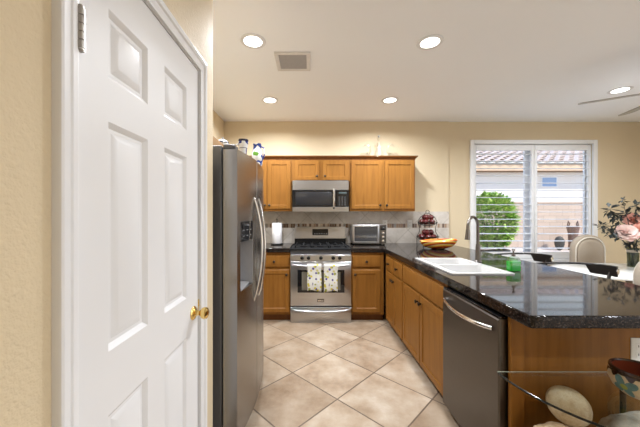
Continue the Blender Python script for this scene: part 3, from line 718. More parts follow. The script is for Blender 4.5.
# towels over the oven handle
def towel(px0, px1, pyb, label, sd_):
    xa_, xb_ = X(px0, RF-.06), X(px1, RF-.06); hy = RF+.028-.085; zt = hz_+.006; zb = Z(pyb, RF-.07); nx_, nz = 14, 22
    bm = NB(); rnd = random.Random(sd_); ph = rnd.uniform(0, 6); lay = []
    prof = []
    for i in range(nz+1):
        prof.append((hy-.019-.003*math.sin(i*.3), zb+(zt-zb)*i/nz))
    for k in range(1, 7):
        a = PI*k/7; prof.append((hy-.018*math.cos(a), zt+.016*math.sin(a)))
    for i in range(9): prof.append((hy+.021, zt-(zt-zb)*.62*i/8))
    G = []
    for j, (y, z) in enumerate(prof):
        row = []
        for i in range(nx_+1):
            u = i/nx_; amp = .006*min(1, max(0, (zt-z)/.08)) if j <= nz else .0
            x = xa_+(xb_-xa_)*u; wob = amp*math.sin(u*11+ph+z*4)
            zz = z+(.008*math.sin(u*5+ph)-.012*(abs(u-.5)*2)**3 if j == 0 else 0)
            row.append(bm.verts.new((x+ .004*math.sin(z*25+ph)*(u-.5), y-abs(wob)*.8-.002, zz)))
        G.append(row)
    for a, b in zip(G, G[1:]):
        for i in range(nx_): bm.faces.new((a[i], a[i+1], b[i+1], b[i]))
    o = build('dish_towel', bm, 'towel', smooth=180)
    s = o.modifiers.new('thick', 'SOLIDIFY'); s.thickness = .003; s.offset = 0
    tag(o, label, 'towel', 'dish towels on the oven handle')
towel(307.3, 321.3, 290.2, 'floral dish towel on the oven handle, the one nearer the refrigerator', 1)
towel(324, 337.4, 291, 'floral dish towel on the oven handle, the one nearer the toaster oven', 5)

# ------------------------------------------------------------------ microwave
MY = 3.80; mx0, mx1 = X(292.5, MY), X(348.8, MY); mz0, mz1 = Z(212, MY), Z(181.8, MY)
mw_ = thing('microwave', ((mx0+mx1)/2, MY+.2, mz0), 'stainless over-the-range microwave under the short wall cabinet', 'microwave')
bm = NB(); box(bm, mx0, mx1, MY+.03, YB-.003, mz0+.002, min(mz1, u2b-.002), .003); build('microwave_body', bm, 'case', mw_)
mM = bmap(MY+.029); zt_ = Z(190.2, MY); zc_ = Z(206.8, MY); xdp = X(336.5, MY)
bm = NB(); nest(bm, mM, mx0, mx1, zt_+.001, u2b-.003, [(0, 0), (0, .024), (.004, .028)]); vg = build('vent_grille', bm, 'steel', mw_)
bm = NB(); nest(bm, mM, mx0, xdp, zc_, zt_, [(0, 0), (0, .024), (.004, .028)]); md = build('door', bm, 'black_gloss', mw_)
bm = NB(); nest(bm, mM, mx0+.04, xdp-.06, zc_+.022, zt_-.022, [(0, .0282), (.002, .0292)]); build('window_glass', bm, plain('microwave_window', (.02, .02, .022), .15), md)
bm = NB(); nest(bm, mM, mx0, mx1, mz0, zc_-.001, [(0, 0), (0, .024), (.004, .028)]); build('bottom_panel', bm, 'steel', mw_)
bm = NB(); xx = X(333.8, MY); tube(bm, [(xx, MY+.002, zc_-.02), (xx, MY-.03, zc_+.01), (xx, MY-.042, (zt_+zc_)/2), (xx, MY-.03, zt_-.01), (xx, MY+.002, zt_+.012)], .015, 12); build('handle', bm, 'chrome', md)
bm = NB(); nest(bm, mM, xdp+.001, mx1, zc_, zt_, [(0, 0), (0, .024), (.004, .028)]); cp = build('control_panel', bm, 'black_gloss', mw_)
bm = NB(); nest(bm, mM, xdp+.03, mx1-.03, zt_-.05, zt_-.025, [(0, .0282), (.001, .029)]); build('display', bm, plain('display_teal', (.05, .07, .07), .2), cp)
M['dim_button'] = plain('dim_buttons', (.07, .07, .07), .4)
for r_ in range(5):
    for k in range(3):
        bm = NB(); mbox(bm, mM, xdp+.028+k*.038, xdp+.028+k*.038+.022, .0282, .029, zc_+.02+r_*.026, zc_+.02+r_*.026+.012); build('button', bm, 'dim_button', cp)

# ------------------------------------------------------------------ refrigerator
FX, FY0, FY1, FT = -.416, 1.622, 2.53, 1.752
fr = thing('refrigerator', (-.8, (FY0+FY1)/2, 0), 'stainless side-by-side refrigerator with dark case and ice dispenser', 'refrigerator')
bm = NB(); box(bm, XL+.03, -.505, FY0, FY1, .03, FT, .004); build('case', bm, 'case', fr)
bm = NB()
for a in (-1.18, -.56):
    for b in (FY0+.06, FY1-.06): lathe(bm, (a, b, 0), [(.02, 0), (.02, .031)], 12)
build('feet', bm, 'rubber', fr)
bm = NB(); box(bm, -.504, -.44, FY0+.02, FY1-.02, .012, .055); build('toe_grille', bm, 'case', fr)
def fx(y): 
    q = (y-(FY0+FY1)/2)/((FY1-FY0)/2); return FX+.046*(1-q*q)
def slab(bm, y0, y1, z0, z1, x0=-.496, n=10, r=.008):
    poly = [(x0, y0)] + [(fx(y0+(y1-y0)*i/n), y0+(y1-y0)*i/n) for i in range(n+1)] + [(x0, y1)]
    prism(bm, poly, z0, z1)
YS = 1.985; dzb = .06; dzt = FT-.022
ny0, ny1, nz0, nz1 = 1.665, 1.885, .905, 1.315
bm = NB(); slab(bm, FY0, YS-.004, dzb, nz0); slab(bm, FY0, YS-.004, nz1, dzt); slab(bm, FY0, ny0, nz0, nz1, n=3); slab(bm, ny1, YS-.004, nz0, nz1, n=4)
bmesh.ops.remove_doubles(bm, verts=bm.verts, dist=1e-5)
d1 = build('freezer_door', bm, 'steel_v', fr, smooth=30)
bm = NB(); slab(bm, YS+.004, FY1, dzb, dzt); d2 = build('fridge_door', bm, 'steel_v', fr, smooth=30, bevel=.006)
bm = NB(); npz = 1.195
slab(bm, ny0+.001, ny1-.001, npz, nz1-.001, x0=-.47, n=5)
dp = build('dispenser', bm, 'black_gloss', d1)
bm = NB(); box(bm, -.496, -.488, ny0+.001, ny1-.001, nz0+.001, npz-.001); box(bm, -.488, fx(ny0)-.002, ny0+.001, ny0+.006, nz0+.001, npz-.001); box(bm, -.488, fx(ny1)-.003, ny1-.006, ny1-.001, nz0+.001, npz-.001); box(bm, -.488, fx(ny0)+.004, ny0+.006, ny1-.006, nz0+.001, nz0+.012)
build('niche', bm, plain('grey_plastic', (.34, .34, .35), .4), dp)
bm = NB(); box(bm, -.47, -.45, (ny0+ny1)/2-.025, (ny0+ny1)/2+.025, npz-.11, npz-.002, .004); build('paddle', bm, plain('dark_plastic', (.06, .06, .065), .4), dp)
M['disp_mark'] = plain('dispenser_marks', (.2, .2, .21), .4)
for k in range(3):
    for j in range(2):
        yk = ny0+.03+k*.06; bm = NB(); box(bm, fx(yk)-.002, fx(yk+.02)+.0018, yk, yk+.03, npz+.03+j*.035, npz+.034+j*.035); build('button', bm, 'disp_mark', dp)
for yh, dd, s_ in ((1.915, d1, -1), (2.055, d2, 1)):
    bm = NB(); zl, zh = .775, 1.47; n = 16
    pts = [(fx(yh)-.004+.052*math.sin(PI*i/n)**.75, yh-s_*.028*math.sin(PI*i/n), zl+(zh-zl)*i/n) for i in range(n+1)]
    tube(bm, pts, [.0115-.003*abs(i/n-.5)*2 for i in range(n+1)], 12); build('handle', bm, 'chrome', dd)
bm = NB(); box(bm, -.50, -.43, FY0+.01, FY0+.085, FT-.0215, FT+.010, .006); build('hinge_cover', bm, 'case', fr)
bm = NB(); box(bm, -.50, -.43, FY1-.085, FY1-.01, FT-.0215, FT+.010, .006); build('hinge_cover', bm, 'case', fr)
# things on the refrigerator
tz = FT+.001
ty = FY0+.05
tr_ = thing('wooden_tray', (-.70, 2.0, tz), 'rough wooden tray on top of the refrigerator beside the wall', 'tray')
TX0, TX1, TY0, TY1 = -.80, -.595, 1.70, 2.28
bm = NB(); box(bm, TX0, TX1, TY0, TY1, tz, tz+.012, .002); build('tray_base', bm, 'tray_wood', tr_)
bm = NB()
for a in ((TX0, TX0+.012, TY0, TY1), (TX1-.012, TX1, TY0, TY1)): box(bm, a[0], a[1], a[2], a[3], tz+.012, tz+.088, .002)
for a in (TY0, TY1-.012): box(bm, TX0+.012, TX1-.012, a, a+.012, tz+.012, tz+.088, .002)
build('tray_sides', bm, 'tray_wood', tr_)
cx_, cy_ = -.652, 2.12
pt = thing('lidded_bowl', (cx_, cy_, tz+.0125), 'white bowl with blue lid band standing in the wooden tray', 'bowl')
bm = NB(); lathe(bm, (cx_, cy_, tz+.0125), [(.03, 0), (.045, .02), (.05, .055), (.05, .11), (.045, .12)], 24); build('bowl', bm, 'ceramic', pt)
bm = NB(); lathe(bm, (cx_, cy_, tz+.133), [(.0465, 0), (.0475, .006), (.042, .012)], 24); build('blue_band', bm, 'navy', pt, label='navy blue rim band')
bm = NB(); lathe(bm, (cx_, cy_, tz+.1455), [(.042, 0), (.03, .012), (.008, .017), (.005, .022), (.008, .029), (.001, .033)], 24); build('lid', bm, 'ceramic', pt)
mY = 2.06; mX = X(243.3, mY)
mg = thing('mug', (mX, mY, tz), 'blue and white patterned mug with dark rim on the refrigerator', 'mug')
mt = Z(139.8, mY)
bm = NB(); lathe(bm, (mX, mY, tz), [(.018, 0), (.021, .02), (.027, mt-tz-.07), (.034, mt-tz-.04), (.036, mt-tz-.015)], 24, cap1=False); build('mug_body', bm, 'bluewhite', mg)
bm = NB(); lathe(bm, (mX, mY, mt-.0148), [(.035, 0), (.0365, .002), (.0365, .015), (.031, .015), (.029, -.05)], 24, cap0=False); build('rim', bm, 'navy', mg, label='dark navy rim')
bm = NB(); tube(bm, [(mX-.03, mY-.01, mt-.03), (mX-.05, mY-.016, mt-.04), (mX-.054, mY-.018, mt-.065), (mX-.028, mY-.01, mt-.085)], .005, 8); build('handle', bm, 'bluewhite', mg)
mY = 2.36; mX = X(257.3, mY); mt = Z(144, mY)
jg = thing('jug', (mX, mY, tz), 'white jug painted blue and green on the far end of the refrigerator', 'jug')
hh = mt-tz
bm = NB(); lathe(bm, (mX, mY, tz), [(.030, 0), (.040, .01), (.047, hh*.35), (.044, hh*.6), (.033, hh*.82), (.032, hh*.92), (.037, hh), (.033, hh), (.028, hh*.8), (.03, hh*.5)], 24, cap1=False); build('jug_body', bm, 'bluegreen', jg)
bm = NB(); tube(bm, [(mX+.030, mY-.008, tz+hh*.88), (mX+.058, mY-.012, tz+hh*.8), (mX+.06, mY-.014, tz+hh*.45), (mX+.043, mY-.008, tz+hh*.3)], .006, 8); build('handle', bm, 'bluegreen', jg)

# ------------------------------------------------------------------ dishwasher
DX, dy0, dy1 = .920, YE+.024, ya-.002
dwz = thing('dishwasher', (DX, (dy0+dy1)/2, 0), 'stainless dishwasher at the end of the peninsula, dark reflection put into its colour', 'dishwasher')
bm = NB(); box(bm, DX+.05, 1.53, dy0+.004, dy1-.004, .05, CB-.004); build('tub', bm, 'black', dwz)
bm = NB(); box(bm, DX+.09, DX+.11, dy0+.01, dy1-.01, 0, .049); build('toe_kick', bm, 'black', dwz)
mD = rmap(DX+.047)
dzt2 = .845
bm = NB(); nest(bm, mD, dy0+.006, dy1-.003, .055, dzt2, [(0, 0), (0, .040), (.006, .047)]); dd = build('door', bm, 'steel_dark', dwz)
bm = NB(); mbox(bm, mD, dy0+.01, dy1-.008, .005, .044, dzt2+.001, dzt2+.014, .002); build('control_strip', bm, 'black_gloss', dd)
bm = NB(); n = 14; hzD = .785
tube(bm, [(DX-.001-.045*math.sin(PI*i/n)**.6, dy0+.05+(dy1-dy0-.09)*i/n, hzD-.012*math.sin(PI*i/n)) for i in range(n+1)], .0115, 12); build('handle', bm, 'chrome', dd)

# ------------------------------------------------------------------ toaster oven, paper towels
TY = 3.93; tx0, tx1 = X(352.3, TY), X(386.6, TY); tz0, tz1 = CT+.018, Z(224.6, TY)
to = thing('toaster_oven', ((tx0+tx1)/2, TY+.13, CT), 'silver toaster oven with glass door on the worktop by the stove', 'toaster oven')
bm = NB(); box(bm, tx0, tx1, TY+.012, YB-.03, tz0, tz1, .006, 2); build('oven_body', bm, 'steel', to)
for a in (tx0+.03, tx1-.03):
    for b in (TY+.04, YB-.06):
        bm = NB(); lathe(bm, (a, b, CT+.0005), [(.014, 0), (.016, .0172)], 12); build('foot', bm, 'rubber', to)
mT = bmap(TY+.0115); tsp = X(379.3, TY)
bm = NB(); nest(bm, mT, tx0+.004, tsp, tz0+.004, tz1-.004, [(0, 0), (0, .012), (.003, .014), (.022, .014), (.024, .010)]); td = build('door', bm, 'steel', to)
bm = NB(); nest(bm, mT, tx0+.030, tsp-.026, tz0+.032, tz1-.030, [(0, .0102), (.001, .0115)]); build('door_glass', bm, plain('toaster_glass', (.045, .045, .048), .06), td)
bm = NB()
for k in range(9): mbox(bm, mT, tx0+.035, tsp-.031, .0117, .0122, tz0+.08+k*.004, tz0+.0808+k*.004)
build('wire_rack', bm, 'chrome', td)
bm = NB(); zz = tz1-.022; tube(bm, [(tx0+.03, TY-.002, zz), (tx0+.03, TY-.026, zz), (tsp-.03, TY-.026, zz), (tsp-.03, TY-.002, zz)], .007, 10); build('handle', bm, 'chrome', td)
bm = NB(); nest(bm, mT, tsp+.002, tx1-.004, tz0+.004, tz1-.004, [(0, 0), (0, .008), (.002, .010)]); tcp = build('control_panel', bm, 'steel_dark', to)
bm = NB(); nest(bm, mT, tsp+.015, tx1-.015, tz1-.075, tz1-.025, [(0, .0102), (.001, .011)]); build('display', bm, 'black_gloss', tcp)
for k in range(3):
    bm = NB(); lathe(bm, ((tsp+tx1)/2, TY+.001, tz1-.115-k*.055), [(.018, 0), (.017, .014), (.001, .015)], 18, '-Y'); build('knob', bm, 'chrome', tcp)
py = 4.0; pxx = X(277, py)
ph_ = thing('paper_towel_holder', (pxx, py, CT), 'black paper towel holder standing left of the stove', 'paper towel holder')
bm = NB(); lathe(bm, (pxx, py, CT+.0005), [(.085, 0), (.085, .012), (.08, .016), (.01, .018)], 28); build('holder_base', bm, 'black', ph_)
bm = NB(); tube(bm, [(pxx, py, CT+.015), (pxx, py, CT+.345)], .005, 10); lathe(bm, (pxx, py, CT+.345), [(.005, 0), (.011, .006), (.009, .016), (.001, .02)], 14); build('rod', bm, 'black', ph_)
bm = NB(); prof = [(.020, .019), (.070, .019), (.072, .022), (.072, .302), (.070, .305), (.020, .305)]
V = []
for r_, h in prof: V.append([bm.verts.new((pxx+r_*math.cos(2*PI*i/32), py+r_*math.sin(2*PI*i/32), CT+h)) for i in range(32)])
for i in range(len(V)): ring_bridge(bm, V[i], V[(i+1) % len(V)])
tag(build('paper_towel_roll', bm, 'paper'), 'white paper towel roll on its holder', 'paper towels')

# ------------------------------------------------------------------ fruit stand, striped bowl, glassware
fy = 3.93; fxx = X(427.5, fy)
fs = thing('fruit_stand', (fxx, fy, CT), 'two-tier black wire fruit stand piled with dark red fruit', 'fruit stand')
zl, zu = CT+.07, CT+.275
def basket(z, r, h):
    bm = NB(); circ = lambda rr, zz: [(fxx+rr*math.cos(a), fy+rr*math.sin(a), zz) for a in [2*PI*i/28 for i in range(28)]]
    tube(bm, circ(r, z+h), .0045, 6, closed=True); tube(bm, circ(r*.85, z+h*.45), .003, 6, closed=True); tube(bm, circ(r*.55, z), .0035, 6, closed=True)
    for k in range(16):
        a = 2*PI*k/16; c_, s_ = math.cos(a), math.sin(a)
        tube(bm, [(fxx, fy, z), (fxx+r*.55*c_, fy+r*.55*s_, z), (fxx+r*.85*c_, fy+r*.85*s_, z+h*.45), (fxx+r*c_, fy+r*s_, z+h)], .0022, 5)
    build('basket', bm, 'bronze', fs)
basket(zl, .145, .05); basket(zu, .13, .045)
bm = NB()
for s_ in (-1, 1):
    tube(bm, [(fxx+s_*.147, fy, CT+.002), (fxx+s_*.147, fy, zl+.05), (fxx+s_*.11, fy, zl+.12), (fxx+s_*.115, fy, zu-.02), (fxx+s_*.133, fy, zu+.045), (fxx+s_*.10, fy, zu+.11), (fxx+s_*.02, fy, zu+.165)], .0045, 8)
for yy in (-1, 1): tube(bm, [(fxx, fy+yy*.147, CT+.002), (fxx, fy+yy*.145, zl+.05)], .0045, 8)
tube(bm, [(fxx+.024*math.cos(a), fy, zu+.185+.024*math.sin(a)) for a in [2*PI*i/14 for i in range(14)]], .004, 7, closed=True)
build('wire_frame', bm, 'bronze', fs)
bm = NB(); blob(bm, (0, 0, .036), (.039, .039, .036), jit=.02, seed=2, seg=16, rings=10)
prF = thing('apple', (0, 0, 0), 'dark red fruit heaped in the fruit stand', 'fruit', 'red fruit in the wire stand')
build('skin', bm, 'red_fruit', prF, local=True)
bm = NB(); tube(bm, [(0, 0, .068), (.003, .001, .082)], .0022, 6); build('stem', bm, 'stem', prF, local=True)
spots = []
for tier, z, r in (('lower', zl, .085), ('upper', zu, .07)):
    for k in range(6 if tier == 'lower' else 5): spots.append((tier, fxx+r*math.cos(k*2*PI/(6 if tier == 'lower' else 5)+.3), fy+r*math.sin(k*2*PI/(6 if tier == 'lower' else 5)+.3), z+.013))
    for k in range(3): spots.append((tier, fxx+.047*math.cos(k*2.1), fy+.047*math.sin(k*2.1), z+.074))
for i, (tier, x, y, z) in enumerate(spots):
    lab = 'dark red fruit heaped in the %s basket of the wire stand' % tier
    if i == 0: prF.location = (x, y, z); prF['label'] = lab; o = prF
    else: o = dup(prF, (x, y, z), lab, i*.7)
    o['group'] = 'red fruit in the %s basket' % tier
bwy = 3.50; bwx = X(438.5, bwy); bm = NB(); seg = 36; rings_o, rings_i = [], []
for q, hgt, th_ in ((.0, .004, 0), (.34, .004, 0), (.74, .034, 0), (.92, .074, 0), (1.0, .110, 0)):
    ro, ri = [], []
    for i in range(seg):
        a = 2*PI*i/seg; c_, s_ = math.cos(a), math.sin(a); k = max(q, .02)
        lift = (.010*c_-.004)*q*q; 
        ro.append((bwx+.225*k*c_, bwy+.15*k*s_, CT+.001+hgt*(1+.0)+lift-.003)); ri.append((bwx+.219*k*c_, bwy+.145*k*s_, CT+.001+hgt+lift+.005))
    rings_o.append(ro); rings_i.append(ri)
loft(bm, rings_o+rings_i[::-1])
tag(build('striped_bowl', bm, 'bowl'), 'oval glass bowl striped orange, yellow and red beside the fruit stand', 'bowl')
gz0 = ZT+.0065
gyy = 4.02
def gobj(px, name, label, prof, extra=None):
    gx = X(px, gyy); g = thing(name, (gx, gyy, gz0), label, 'glass ornament', 'glass ornaments on the cabinet')
    bm = NB(); lathe(bm, (gx, gyy, gz0), prof, 24, cap1=False); build('glass_body', bm, 'clear_glass', g)
    if extra: extra(g, gx)
def stop(g, gx):
    bm = NB(); lathe(bm, (gx, gyy, gz0+.245), [(.012, 0), (.010, .02), (.006, .035), (.02, .05), (.022, .065), (.012, .08), (.001, .083)], 18); build('stopper', bm, 'clear_glass', g)
    bm = NB(); blob(bm, (gx, gyy, gz0+.345), (.016, .016, .016)); build('finial', bm, 'hinge', g, label='grey finial ball')
gobj(378.8, 'decanter', 'tall clear glass decanter with stopper on the wall cabinet', [(.05, 0), (.07, .02), (.075, .07), (.055, .13), (.022, .18), (.018, .22), (.026, .245), (.022, .245), (.016, .2)], stop)
def neck(sg):
    def f(g, gx):
        bm = NB(); tube(bm, [(gx+sg*.03, gyy, gz0+.08), (gx+sg*.085, gyy, gz0+.13), (gx+sg*.07, gyy, gz0+.20), (gx+sg*.025, gyy, gz0+.235), (gx-sg*.02, gyy, gz0+.20)], [.024, .017, .013, .012, .008], 10); build('neck', bm, 'clear_glass', g)
    return f
gobj(364.5, 'glass_swan', 'clear glass swan with curved neck left of the decanter', [(.04, 0), (.075, .02), (.09, .06), (.065, .10), (.04, .11)], neck(1))
gobj(393, 'glass_swan', 'clear glass swan with curved neck right of the decanter', [(.04, 0), (.075, .02), (.09, .06), (.065, .10), (.04, .11)], neck(-1))

# ------------------------------------------------------------------ ceiling
def downlight(x, y, label, k=1):
    d = thing('ceiling_light', (x, y, CEIL), label, 'ceiling light', 'recessed ceiling lights')
    bm = NB(); V = []
    for r_, h in ((.072, -.001), (.072, -.006), (.095, -.008), (.102, -.003), (.102, -.0005)): V.append([bm.verts.new((x+r_*math.cos(2*PI*i/32), y+r_*math.sin(2*PI*i/32), CEIL+h)) for i in range(32)])
    for a, b in zip(V, V[1:]): ring_bridge(bm, a, b)
    build('trim_ring', bm, 'white', d)
    bm = NB(); lathe(bm, (x, y, CEIL-.0045), [(.071, .003), (.071, 0), (.05, -.003), (.001, -.004)], 32); build('lens', bm, 'lamp', d, label='glowing lens')
    ld = bpy.data.lights.new('downlight_lamp', 'AREA'); ld.shape = 'DISK'; ld.size = .13; ld.energy = DOWNLIGHT_W*k; ld.color = (.895, .94, 1.0); ld.spread = 2.8
    lo = bpy.data.objects.new('downlight_lamp', ld); COL.objects.link(lo); lo.parent = d; lo.location = (0, 0, -.012)
downlight(-.453, 2.256, 'recessed ceiling light nearest the pantry door, left of the vent')
downlight(.959, 2.27, 'recessed ceiling light above the sink side of the peninsula, right of the vent')
downlight(-.482, 3.423, 'recessed ceiling light above the left wall cabinets')
downlight(.964, 3.423, 'recessed ceiling light above the toaster oven corner')
downlight(3.435, 3.147, 'recessed ceiling light beside the fan blades over the dining table', .55)
for lx_, ly_ in ((2.2, -.3), (3.6, -.3), (2.2, .9), (3.6, .9)): downlight(lx_, ly_, 'added unseen ceiling fill light, %s' % {(2.2, -.3): 'middle of the rear row', (3.6, -.3): 'far end of the rear row', (2.2, .9): 'over the bar side of the peninsula', (3.6, .9): 'over the space beside the peninsula'}[(lx_, ly_)], .62)  # extra out-of-view fixtures, added to fill the room with light
vx0, vx1, vy0, vy1 = X(275.2, 2.5), X(310.4, 2.55), 2.40, 2.71
vt = thing('ceiling_vent', ((vx0+vx1)/2, 2.55, CEIL), 'grey louvered air vent in a white frame on the ceiling', 'vent')
bm = NB()
for a in ((vx0, vx1, vy0, vy0+.035), (vx0, vx1, vy1-.035, vy1), (vx0, vx0+.035, vy0+.035, vy1-.035), (vx1-.035, vx1, vy0+.035, vy1-.035)): box(bm, a[0], a[1], a[2], a[3], CEIL-.012, CEIL-.0005, .003)
build('vent_frame', bm, 'vent_white', vt)
bm = NB()
for k in range(10):
    y = vy0+.045+k*.0245; prism(bm, [(y, CEIL-.003), (y+.020, CEIL-.011), (y+.020, CEIL-.009), (y, CEIL-.001)], vx0+.035, vx1-.035, 'X')
build('slats', bm, 'grille_grey', vt)
bm = NB(); box(bm, vx0+.034, vx1-.034, vy0+.034, vy1-.034, CEIL-.001, CEIL-.0003); build('duct_backing', bm, plain('dark_duct', (.12, .12, .12), .8), vt)
# fan
hx, hy, hz = 3.143, 2.339, 2.42
fn = thing('ceiling_fan', (hx, hy, CEIL), 'five-blade ceiling fan over the dining table', 'ceiling fan')
bm = NB(); lathe(bm, (hx, hy, CEIL-.06), [(.02, 0), (.05, .01), (.07, .05), (.07, .0595)], 24); build('canopy', bm, 'nickel', fn)
bm = NB(); tube(bm, [(hx, hy, hz+.08), (hx, hy, CEIL-.05)], .013, 10); build('downrod', bm, 'nickel', fn)
bm = NB(); lathe(bm, (hx, hy, hz-.07), [(.04, 0), (.09, .02), (.11, .06), (.11, .11), (.07, .145), (.02, .155)], 28); build('motor', bm, 'nickel', fn)
for k in range(5):
    a = math.radians(147.4+72*k); R_ = Matrix.Rotation(a, 3, 'Z')@Matrix.Rotation(-.20, 3, 'X')
    bm = NB(); w0, w1 = .05, .068
    pl = [(.20, -w0), (.45, -w1), (.655, -w1), (.685, -w1*.7), (.693, 0), (.685, w1*.7), (.655, w1), (.45, w1), (.20, w0)]
    loft(bm, [[Vector((hx, hy, hz-.01))+R_@Vector((p[0], p[1], h)) for p in pl] for h in (-.004, .004)])
    bl = build('blade', bm, plain('silver_fan_blade', (.40, .39, .38), .4, .3) if k == 0 else bpy.data.materials['silver_fan_blade'], fn)
    bm = NB(); pl = [(.09, -.02), (.24, -.03), (.24, .03), (.09, .02)]
    loft(bm, [[Vector((hx, hy, hz-.01))+R_@Vector((p[0], p[1], h)) for p in pl] for h in (-.009, -.0045)]); build('blade_bracket', bm, 'nickel', bl)

# ------------------------------------------------------------------ dining area
tcx, tcy = 3.55, 3.07
tb = thing('dining_table', (tcx, tcy, 0), 'oval white-topped dining table beyond the bar stools', 'table')
bm = NB(); el = lambda rx, ry, z: [(tcx+rx*math.cos(2*PI*i/48), tcy+ry*math.sin(2*PI*i/48), z) for i in range(48)]
loft(bm, [el(.88, .46, .725), el(.90, .48, .73), el(.90, .48, .745), el(.89, .47, .75)]); build('table_top', bm, 'table_top', tb)
bm = NB(); lathe(bm, (tcx, tcy, 0), [(.30, 0), (.28, .03), (.09, .08), (.07, .4), (.10, .66), (.2, .7245)], 28); build('pedestal', bm, 'cream_fabric', tb)
# upholstered dining chair, local coords facing -Y
def make_chair():
    r = thing('dining_chair', (0, 0, 0), '', 'chair', 'cream dining chairs')
    bm = NB(); arch = []
    def outline(w, h0, h1, n=14):
        rr = w; pts = [(-w, h0)]
        for i in range(n+1):
            a = PI-PI*i/n; pts.append((rr*math.cos(a), h1-rr*.85+rr*.85*math.sin(a)))
        return pts+[(w, h0)]
    def lf(w, h1, h0, ins, ys_):
        loft(bm, [[(p[0], y, p[1]) for p in outline(w-i_, h0+i_*.3, h1-i_)] for y, i_ in zip(ys_, ins)])
    lf(.225, 1.08, .44, (.02, 0, 0, .02), (.13, .15, .19, .21))
    build('backrest', bm, 'cream_fabric', r, local=True, smooth=50)
    bm = NB(); lf(.175, 1.02, .50, (.0, .0, .012, .03), (.135, .122, .115, .112)); build('back_cushion', bm, 'cream_fabric', r, local=True, smooth=50)
    bm = NB(); tube(bm, [(p[0], .128, p[1]) for p in outline(.195, .47, 1.045)], .009, 8); build('piping', bm, plain('light_piping', (.72, .67, .58), .8), r, local=True)
    bm = NB(); loft(bm, [rrect(-.22, .22, -.25, .13, .06, .40), rrect(-.235, .235, -.265, .14, .07, .43), rrect(-.23, .23, -.26, .14, .07, .47), rrect(-.19, .19, -.22, .12, .06, .49)]); build('seat', bm, 'cream_fabric', r, local=True, smooth=50)
    for sx_ in (-1, 1):
        for yy, y2 in ((-.22, -.23), (.15, .20)):
            bm = NB(); tube(bm, [(sx_*.19, yy, .41), (sx_*.195, y2, 0.0005)], [.022, .015], 10); build('leg', bm, 'dark_wood', r, local=True)
    return r
ch1 = make_chair(); ch1.location = (X(591, 3.80), 3.68, 0); ch1['label'] = 'cream dining chair with arched back under the window, left of the flowers'
dup(ch1, (2.70, 2.32, 0), 'cream dining chair at the right edge of the photo, back turned', PI)
# vase and flowers
vx_, vy_ = X(633, 3.27), 3.27; tzt = .7505
va = thing('vase', (vx_, vy_, tzt), 'dark smoky glass vase on the dining table', 'vase')
vs1 = .20
bm = NB(); lathe(bm, (vx_, vy_, tzt), [(.045, 0), (.05, .004), (.048, .08), (.052, vs1), (.058, vs1+.02), (.054, vs1+.02), (.044, .08), (.042, .012)], 24, cap1=True); build('vase_body', bm, 'vase_glass', va)
bm = NB(); lathe(bm, (vx_, vy_, tzt+vs1-.03), [(.0535, 0), (.056, .003), (.056, .022), (.0545, .025)], 24); build('ribbon', bm, 'cream_fabric', va)
def V3(px, py, Y): return Vector((X(px, Y), Y, Z(py, Y)))
mouth = Vector((vx_, vy_, tzt+.02))
def stem_pts(head, i):
    a = i*1.3; lip = Vector((vx_+.028*math.cos(a), vy_+.028*math.sin(a), tzt+vs1+.02)); low = mouth+Vector((-.02*math.cos(a), -.02*math.sin(a), 0))
    mid = lip.lerp(head, .5)+Vector((0, 0, .02)); return [low, lip, mid, head]
def flower(px, py, Y, r, matn, label, i):
    h = V3(px, py, Y); f = thing('peony', h, label, 'flower', 'silk peonies in the vase')
    bm = NB(); tube(bm, stem_pts(h-Vector((0, 0, r*.5)), i), .004, 6); build('stem', bm, 'leaf_dark', f)
    bm = NB(); rnd = random.Random(i); E = Euler((1.0, 0, -.5)).to_matrix()
    for ring, (n, tilt, ln) in enumerate(((9, .15, 1.0), (9, .5, .95), (8, .85, .8), (6, 1.15, .6), (4, 1.4, .45))):
        for k in range(n):
            a = 2*PI*k/n+ring*.4+rnd.uniform(-.15, .15); el_ = tilt+rnd.uniform(-.1, .1); L = r*ln; wd = L*.48
            grid = []
            for jj in range(5):
                v = jj/4; row = []
                for ii in range(5):
                    u = ii/4-.5; wv = wd*math.sin(PI*(.12+.76*v)**.8)*1.1
                    rad = L*v*math.cos(el_)+.1*r; z = L*v*math.sin(el_)+.12*r*math.sin(v*2.2)-.05*L*abs(u)*4*v*0+.25*r*(u*u)*v+rnd.uniform(-.02, .02)*r
                    lx, ly = rad, u*2*wv
                    row.append(bm.verts.new(h+E@Vector((lx*math.cos(a)-ly*math.sin(a), lx*math.sin(a)+ly*math.cos(a), z-.25*r))))
                grid.append(row)
            for A_, B_ in zip(grid, grid[1:]):
                for q in range(4): bm.faces.new((A_[q], A_[q+1], B_[q+1], B_[q]))
    build('bloom', bm, matn, f, smooth=180)
flower(626.5, 233, 3.15, .098, 'pink', 'large pale pink peony lowest in the vase', 1)
flower(634, 220.5, 3.30, .092, 'coral', 'coral pink peony above the pale pink one', 2)
flower(643, 231, 3.18, .085, 'coral', 'coral red peony at the right edge of the photo', 3)
